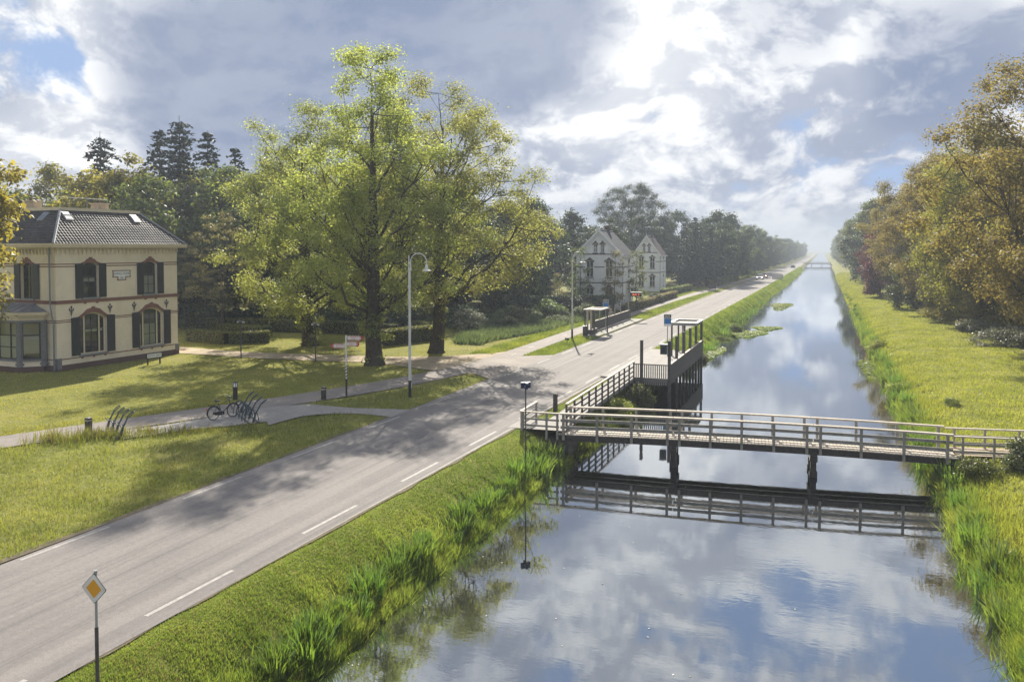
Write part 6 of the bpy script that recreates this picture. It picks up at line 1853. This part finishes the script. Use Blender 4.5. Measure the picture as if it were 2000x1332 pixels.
for r_, y_, d_, mt, nm in ((0.290, -0.036, 0.010, 'sign_dark', 'backing'), (0.278, -0.047, 0.004, 'white_paint', 'white_field'), (0.178, -0.052, 0.003, 'sign_yellow', 'yellow_field')):
    B().prism(diamond(r_), d_, (0, y_, 1.96), (1, 0, 0), (0, 0, 1)).build(nm, mt, ps)
for z in (1.82, 2.10): B().box(-0.05, 0.05, -0.037, 0.034, z - 0.02, z + 0.02).build('clamp', 'steel', ps)
# blue street name sign
bs = thing('street_name_sign', 'thin post with two dark blue name plates near the bridge railing', 'sign', (-11.95, 33.6, float(gz(-11.95, 33.6))), R(10))
zb = 2.95 - float(gz(-11.95, 33.6)) - 0.2
B().tube([(0, 0, 0), (0, 0, zb)], 0.03, 8).build('pole', 'post_grey', bs, smooth=True)
for a_, z0, L_ in ((35, zb - 0.30, 0.42), (-60, zb - 0.32, 0.40)):
    pl = B().box(-L_, L_, -0.04, 0.04, z0 + 0.06, z0 + 0.30)
    o_ = pl.build('name_plate', 'navy', bs); o_.location = (0.0, 0.0, 0); o_.rotation_euler = (0, 0, R(a_)); o_.scale = (0.52, 1, 1)
    B().box(-L_ - 0.01, L_ + 0.01, -0.055, 0.055, z0 + 0.301, z0 + 0.32).build('top_edge', 'house_white', o_)
    text('WIJK', 0.13, 'house_white', o_, (0, -0.052, z0 + 0.15), (R(90), 0, 0), 0.001, sx=1.2)

# ------------------------------------------------------------------ bicycle racks and bicycle
def holder():
    """leaning stand with a loop at the top and two side arms"""
    h_ = B()
    h_.tube([(0, 0, 0), (0, 0.10, 0.35), (0, 0.36, 0.82)], [0.045, 0.04, 0.035], 8)
    lp = []
    for k in range(15):
        a_ = 2 * math.pi * k / 14
        lp.append((0.10 * math.sin(a_) * 0.9, 0.50 - 0.16 * math.cos(a_), 0.97 - 0.13 * math.cos(a_) - 0.02))
    h_.tube(lp, 0.022, 6, cap=False)
    for s in (-1, 1):
        h_.tube([(0, 0.12, 0.40), (s * 0.10, 0.10, 0.46), (s * 0.20, 0.02, 0.58)], [0.028, 0.025, 0.02], 6)
        h_.tube([(s * 0.05, 0.05, 0.02), (s * 0.05, 0.14, 0.40)], 0.02, 6)
    return h_.mesh('holder', smooth=True)


def hoop():
    h_ = B()
    for s in (-1, 1):
        pts = []
        for k in range(13):
            a_ = math.pi * k / 12
            pts.append((s * 0.045, -0.05 - 0.33 * math.cos(a_), 0.05 + 0.62 * math.sin(a_)))
        h_.tube(pts, 0.013, 6, cap=False)
    return h_.mesh('hoop', smooth=True)


HM, OM = holder(), hoop()


def rack(label, p, q, n, lean, hoops):
    d = Vector((q[0] - p[0], q[1] - p[1], 0)); L = d.length
    rk = thing('bicycle_rack', label, 'bicycle rack', (p[0], p[1], 0.01), math.atan2(d.y, d.x))
    for y in (-0.2, 0.25): B().box(-0.1, L + 0.1, y - 0.03, y + 0.03, 0, 0.04).build('base_rail', 'blue_metal', rk)
    for i in range(n):
        x = L * i / (n - 1)
        o_ = link_mesh('holder', HM, 'blue_metal', rk); o_.location = (x, 0.0, 0.02); o_.rotation_euler = (0, 0, lean)
    for i in range(hoops):
        o_ = link_mesh('wheel_hoop', OM, 'blue_metal', rk); o_.location = (L * i / (hoops - 1), -0.08 * (i % 2), 0.02)
    return rk


rack('row of four leaning bike stands half hidden by long grass', (-31.35, 29.5), (-29.6, 28.6), 4, R(10), 0)
rack('blue steel bicycle rack holding the parked bicycle', (-28.15, 35.1), (-26.05, 33.35), 4, R(-5), 9)


def ring_tube(c, r_, rad, n=40, k=6):
    pts = [(c[0] + r_ * math.cos(2 * math.pi * i / n), c[1], c[2] + r_ * math.sin(2 * math.pi * i / n)) for i in range(n + 1)]
    return pts


bk = thing('bicycle', 'black upright city bicycle parked in the blue rack', 'bicycle', (-28.25, 33.15, 0.012), math.atan2(1.75, 0.55))
RW = 0.345
for cx, nm in ((0.0, 'wheel'), (1.10, 'wheel')):
    wv = B(); wv.tube(ring_tube((cx, 0, RW), RW - 0.018, 0.018), 0.019, 6, cap=False)
    wh = wv.build(nm, 'rubber', bk, smooth=True)
    B().tube(ring_tube((cx, 0, RW), RW - 0.045, 0.01), 0.012, 6, cap=False).build('rim', 'steel', wh, smooth=True)
    sk = B()
    for k in range(18):
        a_ = 2 * math.pi * k / 18
        sk.tube([(cx + 0.03 * math.cos(a_ + 0.6), 0.02 * (-1) ** k, RW + 0.03 * math.sin(a_ + 0.6)), (cx + (RW - 0.045) * math.cos(a_), 0, RW + (RW - 0.045) * math.sin(a_))], 0.0022, 3, cap=False)
    sk.tube([(cx, -0.045, RW), (cx, 0.045, RW)], 0.022, 8)
    sk.build('spokes', 'steel', wh)
fd = B()
for cx, a0_, a1_ in ((0.0, 20, 190), (1.10, 10, 165)):
    fd.tube([(cx + (RW + 0.025) * math.cos(R(a0_ + (a1_ - a0_) * i / 14)), 0, RW + (RW + 0.025) * math.sin(R(a0_ + (a1_ - a0_) * i / 14))) for i in range(15)], 0.022, 6)
fd.build('mudguards', 'black_metal', bk, smooth=True)
fr_ = B()
BBk, ST, HT0, HT1 = (0.46, 0, 0.30), (0.27, 0, 0.82), (0.89, 0, 0.88), (0.95, 0, 0.66)
fr_.tube([BBk, ST], 0.017, 8).tube([BBk, HT1], 0.02, 8).tube([(0.31, 0, 0.72), HT0], 0.017, 8).tube([(0.87, 0, 0.95), HT1], 0.02, 8)
for s in (-1, 1):
    fr_.tube([(0, s * 0.05, RW), (0.44, s * 0.04, 0.30)], 0.01, 6).tube([(0, s * 0.05, RW), (0.29, s * 0.02, 0.76)], 0.009, 6)
    fr_.tube([HT1, (0.99, s * 0.05, 0.58), (1.10, s * 0.055, RW)], 0.013, 6)
fr_.build('frame', 'black_metal', bk, smooth=True)
B().tube([(0.27, 0, 0.82), (0.245, 0, 0.90)], 0.014, 8).build('seat_post', 'steel', bk)
sd = B()
for s in (-1, 1):
    sd.tube([(0.12, s * 0.05, 0.935), (0.20, s * 0.045, 0.94), (0.30, s * 0.02, 0.93), (0.38, s * 0.005, 0.925)], [0.05, 0.055, 0.035, 0.018], 8)
sd.build('saddle', 'black_metal', bk, smooth=True)
hb = B().tube([(0.87, 0, 0.95), (0.85, 0, 1.08)], 0.014, 8)
for s in (-1, 1): hb.tube([(0.85, 0, 1.08), (0.86, s * 0.12, 1.11), (0.83, s * 0.25, 1.12), (0.66, s * 0.29, 1.09)], 0.012, 8)
hb.build('handlebar', 'steel', bk, smooth=True)
for s in (-1, 1): B().tube([(0.75, s * 0.275, 1.105), (0.63, s * 0.29, 1.085)], 0.018, 8).build('grip', 'rubber', bk)
B().prism([(-0.06, 0.30), (0.02, 0.27), (0.42, 0.20), (0.53, 0.22), (0.57, 0.30), (0.53, 0.38), (0.42, 0.40), (0.02, 0.41), (-0.06, 0.38)], 0.05, (0.0, -0.04, 0.0), (1, 0, 0), (0, 0, 1)).build('chain_case', 'black_metal', bk)
cr_ = B().tube([(0.46, -0.1, 0.30), (0.40, -0.1, 0.15)], 0.012, 6).tube([(0.46, 0.08, 0.30), (0.52, 0.08, 0.45)], 0.012, 6).box(0.35, 0.45, -0.2, -0.1, 0.13, 0.155).box(0.47, 0.57, 0.08, 0.18, 0.44, 0.465)
cr_.build('pedals', 'steel', bk)
rc = B()
for s in (-1, 1): rc.tube([(-0.28, s * 0.06, 0.76), (0.24, s * 0.06, 0.78)], 0.007, 5).tube([(-0.2, s * 0.06, 0.76), (0, s * 0.06, RW)], 0.006, 5)
for x in (-0.28, -0.1, 0.1): rc.tube([(x, -0.06, 0.765), (x, 0.06, 0.765)], 0.006, 5)
rc.build('rear_carrier', 'black_metal', bk)
B().box(-0.40, -0.36, -0.03, 0.03, 0.55, 0.62).build('rear_light', 'sign_red', bk)
B().lathe([(0.01, 0), (0.05, 0.02), (0.05, 0.07)], 10, (0.98, 0, 0.86)).build('head_lamp', 'steel', bk)

# ------------------------------------------------------------------ person behind the platform fence
pm('skin', (0.50, 0.33, 0.25), (0.46, 0.30, 0.22), 4.0, 0.6)
pm('shirt_grey', (0.30, 0.28, 0.27), (0.26, 0.245, 0.235), 4.0, 0.9)
pm('jeans', (0.05, 0.06, 0.09), (0.04, 0.05, 0.075), 6.0, 0.9)
pm('hair', (0.42, 0.38, 0.33), (0.34, 0.30, 0.26), 8.0, 0.8)


def skinned(name, verts, edges, radii, mat, parent, sub=2, root=0):
    me_ = bpy.data.meshes.new(name)
    me_.from_pydata(verts, edges, [])
    o_ = link_mesh(name, me_, mat, parent)
    md = o_.modifiers.new('skin', 'SKIN')
    for i, r_ in enumerate(radii):
        me_.skin_vertices[0].data[i].radius = r_ if hasattr(r_, '__len__') else (r_, r_)
        me_.skin_vertices[0].data[i].use_root = (i == root)
    o_.modifiers.new('smooth', 'SUBSURF').levels = sub
    o_.modifiers['smooth'].render_levels = sub
    return o_


pe = thing('person', 'person in a grey top standing behind the platform fence across the road', 'person', (-22.35, 91.6, 0.05), R(200))
V = [(0, 0, 0.95), (0, 0, 1.15), (0, 0, 1.36), (0, 0, 1.47), (0, 0.01, 1.56), (0, 0.015, 1.66), (0, 0.01, 1.76),
     (-0.17, 0, 1.40), (-0.24, 0.02, 1.15), (-0.22, 0.10, 0.92), (-0.20, 0.14, 0.82), (0.17, 0, 1.40), (0.24, 0.02, 1.15), (0.22, 0.10, 0.92), (0.20, 0.14, 0.82),
     (-0.10, 0, 0.88), (-0.11, 0.02, 0.48), (-0.11, -0.02, 0.09), (-0.12, 0.14, 0.04), (0.10, 0, 0.88), (0.11, 0.02, 0.48), (0.11, -0.02, 0.09), (0.12, 0.14, 0.04)]
Ed = [(0, 1), (1, 2), (2, 3), (3, 4), (4, 5), (5, 6), (2, 7), (7, 8), (8, 9), (9, 10), (2, 11), (11, 12), (12, 13), (13, 14), (0, 15), (15, 16), (16, 17), (17, 18), (0, 19), (19, 20), (20, 21), (21, 22)]
Rd = [(0.16, 0.11), (0.145, 0.105), (0.16, 0.11), 0.055, 0.075, 0.095, 0.07, 0.07, 0.047, 0.038, 0.04, 0.07, 0.047, 0.038, 0.04, 0.095, 0.065, 0.045, 0.04, 0.095, 0.065, 0.045, 0.04]
body = skinned('body', V, Ed, Rd, 'skin', pe)
skinned('shirt', [(0, 0, 0.92), (0, 0, 1.15), (0, 0, 1.38), (-0.18, 0, 1.40), (-0.25, 0.02, 1.16), (0.18, 0, 1.40), (0.25, 0.02, 1.16)], [(0, 1), (1, 2), (2, 3), (3, 4), (2, 5), (5, 6)], [(0.18, 0.13), (0.165, 0.125), (0.18, 0.13), 0.085, 0.062, 0.085, 0.062], 'shirt_grey', pe)
skinned('trousers', [(0, 0, 0.95), (-0.10, 0, 0.86), (-0.11, 0.02, 0.48), (-0.11, -0.02, 0.10), (0.10, 0, 0.86), (0.11, 0.02, 0.48), (0.11, -0.02, 0.10)], [(0, 1), (1, 2), (2, 3), (0, 4), (4, 5), (5, 6)], [(0.165, 0.12), 0.11, 0.08, 0.065, 0.11, 0.08, 0.065], 'jeans', pe)
skinned('hair', [(0, -0.02, 1.62), (0, -0.015, 1.70), (0, 0.0, 1.78)], [(0, 1), (1, 2)], [0.10, 0.105, 0.08], 'hair', pe)
for s in (-1, 1):
    for k in range(5):
        x0 = s * (0.20 + 0.0) + (k - 2) * 0.016
        skinned('finger', [(x0, 0.15, 0.81), (x0, 0.165, 0.77), (x0, 0.16, 0.735)], [(0, 1), (1, 2)], [0.010, 0.009, 0.007], 'skin', body, 1)
    for nm, p_, r_ in (('ear', (s * 0.092, 0.01, 1.66), 0.022), ('eye', (s * 0.035, 0.105, 1.675), 0.014)):
        B().lathe([(0.001, -r_), (r_ * 0.9, -r_ * 0.4), (r_ * 0.9, r_ * 0.4), (0.001, r_)], 8, p_).build(nm, 'skin' if nm == 'ear' else 'black_metal', body, smooth=True)
B().add([(-0.015, 0.10, 1.63), (0.015, 0.10, 1.63), (0, 0.13, 1.635), (0, 0.10, 1.68)], [(0, 1, 2), (1, 3, 2), (3, 0, 2)]).build('nose', 'skin', body)
B().box(-0.03, 0.03, 0.088, 0.1, 1.59, 1.602).build('mouth', 'trim_brown', body)

# ------------------------------------------------------------------ cars far down the road
pm('car_white', (0.70, 0.71, 0.72), (0.66, 0.67, 0.68), 2.0, 0.25, spec=0.6)
pm('car_orange', (0.50, 0.13, 0.04), (0.45, 0.11, 0.03), 2.0, 0.25, spec=0.6)
pm('car_dark', (0.06, 0.065, 0.075), (0.05, 0.055, 0.065), 2.0, 0.25, spec=0.6)
pm('car_glass', (0.02, 0.025, 0.03), (0.02, 0.025, 0.03), 2.0, 0.05, spec=0.8)
m, t = new_mat('headlight_lit')
em = t.n('ShaderNodeEmission'); em.inputs[0].default_value = (1.0, 0.96, 0.88, 1); em.inputs[1].default_value = 3.0
o = t.n('ShaderNodeOutputMaterial'); t.link(em.outputs[0], o.inputs[0])


def loft(secs, n_):
    """cross-sections: list of (y, [(x, z)...])"""
    b_ = B()
    for y, pr_ in secs: b_.v += [(x, y, z) for x, z in pr_]
    for i in range(len(secs) - 1):
        for k in range(n_):
            k2 = (k + 1) % n_
            b_.f.append((i * n_ + k, i * n_ + k2, (i + 1) * n_ + k2, (i + 1) * n_ + k))
    b_.f.append(tuple(range(n_))[::-1]); b_.f.append(tuple((len(secs) - 1) * n_ + k for k in range(n_)))
    return b_


def car(label, loc, rz, paint, roof_paint):
    c_ = thing('car', label, 'car', loc, rz)

    def sec(y, w_, z0, z1): return (y, [(-w_ * 0.94, z0), (w_ * 0.94, z0), (w_, (z0 + z1) / 2), (w_ * 0.92, z1), (-w_ * 0.92, z1), (-w_, (z0 + z1) / 2)])
    loft([sec(-2.15, 0.78, 0.35, 0.68), sec(-1.9, 0.88, 0.25, 0.82), sec(-0.9, 0.9, 0.22, 0.98), sec(1.2, 0.9, 0.22, 1.0), sec(1.9, 0.88, 0.25, 0.98), sec(2.1, 0.8, 0.35, 0.85)], 6).build('body', paint, c_, smooth=True)
    loft([sec(-1.05, 0.80, 0.95, 1.0), sec(-0.35, 0.70, 0.96, 1.46), sec(1.1, 0.69, 0.96, 1.48), sec(1.85, 0.76, 0.95, 1.02)], 6).build('cabin', 'car_glass', c_, smooth=True)
    loft([sec(-0.38, 0.66, 1.44, 1.50), sec(0.3, 0.68, 1.46, 1.54), sec(1.15, 0.66, 1.45, 1.51)], 6).build('roof', roof_paint, c_, smooth=True)
    for x in (-0.8, 0.8):
        for y in (-1.35, 1.3):
            wl = B().tube([(x - 0.1, y, 0.32), (x + 0.1, y, 0.32)], 0.32, 16).build('wheel', 'rubber', c_, smooth=True)
            B().tube([(x - 0.11, y, 0.32), (x + 0.11, y, 0.32)], 0.19, 12).build('rim', 'steel', wl, smooth=True)
    for s in (-1, 1):
        B().box(s * 0.62 - 0.16, s * 0.62 + 0.16, -2.17, -2.02, 0.62, 0.76).build('headlight', 'headlight_lit', c_)
        B().box(s * 0.66 - 0.12, s * 0.66 + 0.12, 2.02, 2.12, 0.72, 0.88).build('tail_light', 'sign_red', c_)
        B().box(s * 0.98 - 0.08, s * 0.98 + 0.08, -0.75, -0.62, 0.98, 1.12).build('mirror', paint, c_)
    B().box(-0.5, 0.5, -2.19, -2.1, 0.40, 0.58).build('grille', 'black_metal', c_)
    B().box(-0.26, 0.26, -2.205, -2.19, 0.42, 0.52).build('number_plate', 'sign_yellow', c_)
    return c_


car('white car with headlights on, first in the oncoming pair', (float(xc(243)) - 1.35, 243.0, 0.02), 0, 'car_white', 'car_white')
car('orange car with pale roof following the white car', (float(xc(257)) - 1.25, 257.5, 0.02), 0, 'car_orange', 'car_white')
car('dark car far ahead on the road', (float(xc(395)) + 1.5, 395.0, 0.02), math.pi, 'car_dark', 'car_white')
# slatted landing rail far along the bank, roadside board
fl = thing('landing_rail', 'grey slatted landing rail far along the road bank', 'railing', (-11.9, 246.0, 0))
for i in range(9): B().box(-0.14, 0.14, -0.03, 0.03, 0.0, 1.35).build('slat', 'steel', fl).location = (-1.3 + i * 0.33, 0, 0)
B().box(-1.5, 1.5, 0.03, 0.08, 1.1, 1.25).build('rail', 'wood_grey', fl)
rb = thing('roadside_board', 'dark information board beside the cycle path near the far hedge', 'sign', (-20.9, 172.0, 0))
for x in (-0.6, 0.6): B().box(x - 0.05, x + 0.05, -0.05, 0.05, 0, 1.5).build('post', 'post_grey', rb)
B().box(-0.75, 0.75, -0.08, -0.051, 0.5, 1.5).build('panel', 'sign_dark', rb)

# ------------------------------------------------------------------ labels that single out members of a row
ORD = 'first second third fourth fifth sixth seventh eighth ninth tenth eleventh twelfth thirteenth fourteenth fifteenth sixteenth seventeenth eighteenth nineteenth twentieth'.split()
ORD += [f'{t_}-{o_}' for t_ in ('twenty', 'thirty', 'forty') for o_ in ORD[:9]]


def number_group(group, base, tail, key, limit=47):
    """members of a group get an ordinal in their label, in the order one meets them"""
    ms = sorted([o_ for o_ in bpy.data.objects if o_.parent is None and o_.get('group') == group], key=key)
    for o_, w_ in zip(ms, ORD[:limit]):
        o_['label'] = f'{w_} {base} {tail}'


def bearing(o_): return math.atan2(o_.location.x, o_.location.y)
def along(o_): return o_.location.y


number_group('sword leaved clumps on the road bank', 'clump of sword shaped leaves on the road bank', 'counting from the footbridge', lambda o_: -o_.location.y)
number_group('reed clumps on the far bank', 'reedy green clump on the far bank waterline', 'counting from the foreground', along)
number_group('reed clumps beyond the jetty', 'reedy clump on the road bank', 'counting away from the bus jetty', along)
number_group('wood behind the villa wood', 'mid green tree of the wood', 'counting from the villa towards the white houses', bearing)
number_group('wood behind the villa dark', 'dark green tree behind the limes', 'counting from the villa side', bearing)
number_group('wood behind the villa oak', 'yellowish green tree behind the villa roof', 'counting from the picture edge', bearing)
number_group('wood behind the villa gold', 'golden tree behind the villa roof', 'counting from the picture edge', bearing)
number_group('wood around the white houses', 'shaded tree around the white houses', 'counting from the limes towards the road', bearing)
number_group('undergrowth dark_leaf', 'dark wood edge shrub', 'counting from the villa towards the road', bearing)
number_group('undergrowth herb_leaf', 'pale bramble mound on the rough grass', 'counting from the limes towards the road', bearing)
number_group('avenue trees beside the road', 'tree of the roadside avenue', 'counting from the white houses into the distance', along, 14)
number_group('dark trees along the far bank', 'dark tree behind the purple beech', 'counting along the far bank into the distance', along, 12)
number_group('trees behind the golden oaks', 'shaded tree behind the golden oaks', 'counting along the bank into the distance', along)
number_group('dark spruces by the second white house', 'dark spruce by the second white house', 'counting from the house to the road', bearing)

# ------------------------------------------------------------------ air
m, t = new_mat('haze')
pv = t.n('ShaderNodeVolumePrincipled')
pv.inputs['Color'].default_value = (0.44, 0.49, 0.57, 1)
pv.inputs['Density'].default_value = 0.0008
pv.inputs['Anisotropy'].default_value = 0.25
o = t.n('ShaderNodeOutputMaterial'); t.link(pv.outputs[0], o.inputs['Volume'])
hz = B().box(-700, 700, -150, 3500, -3.6, 29.5).build('haze', 'haze')
tag(hz, 'pale morning haze filling the air', 'haze', kind='stuff')
hz.display_type = 'WIRE'
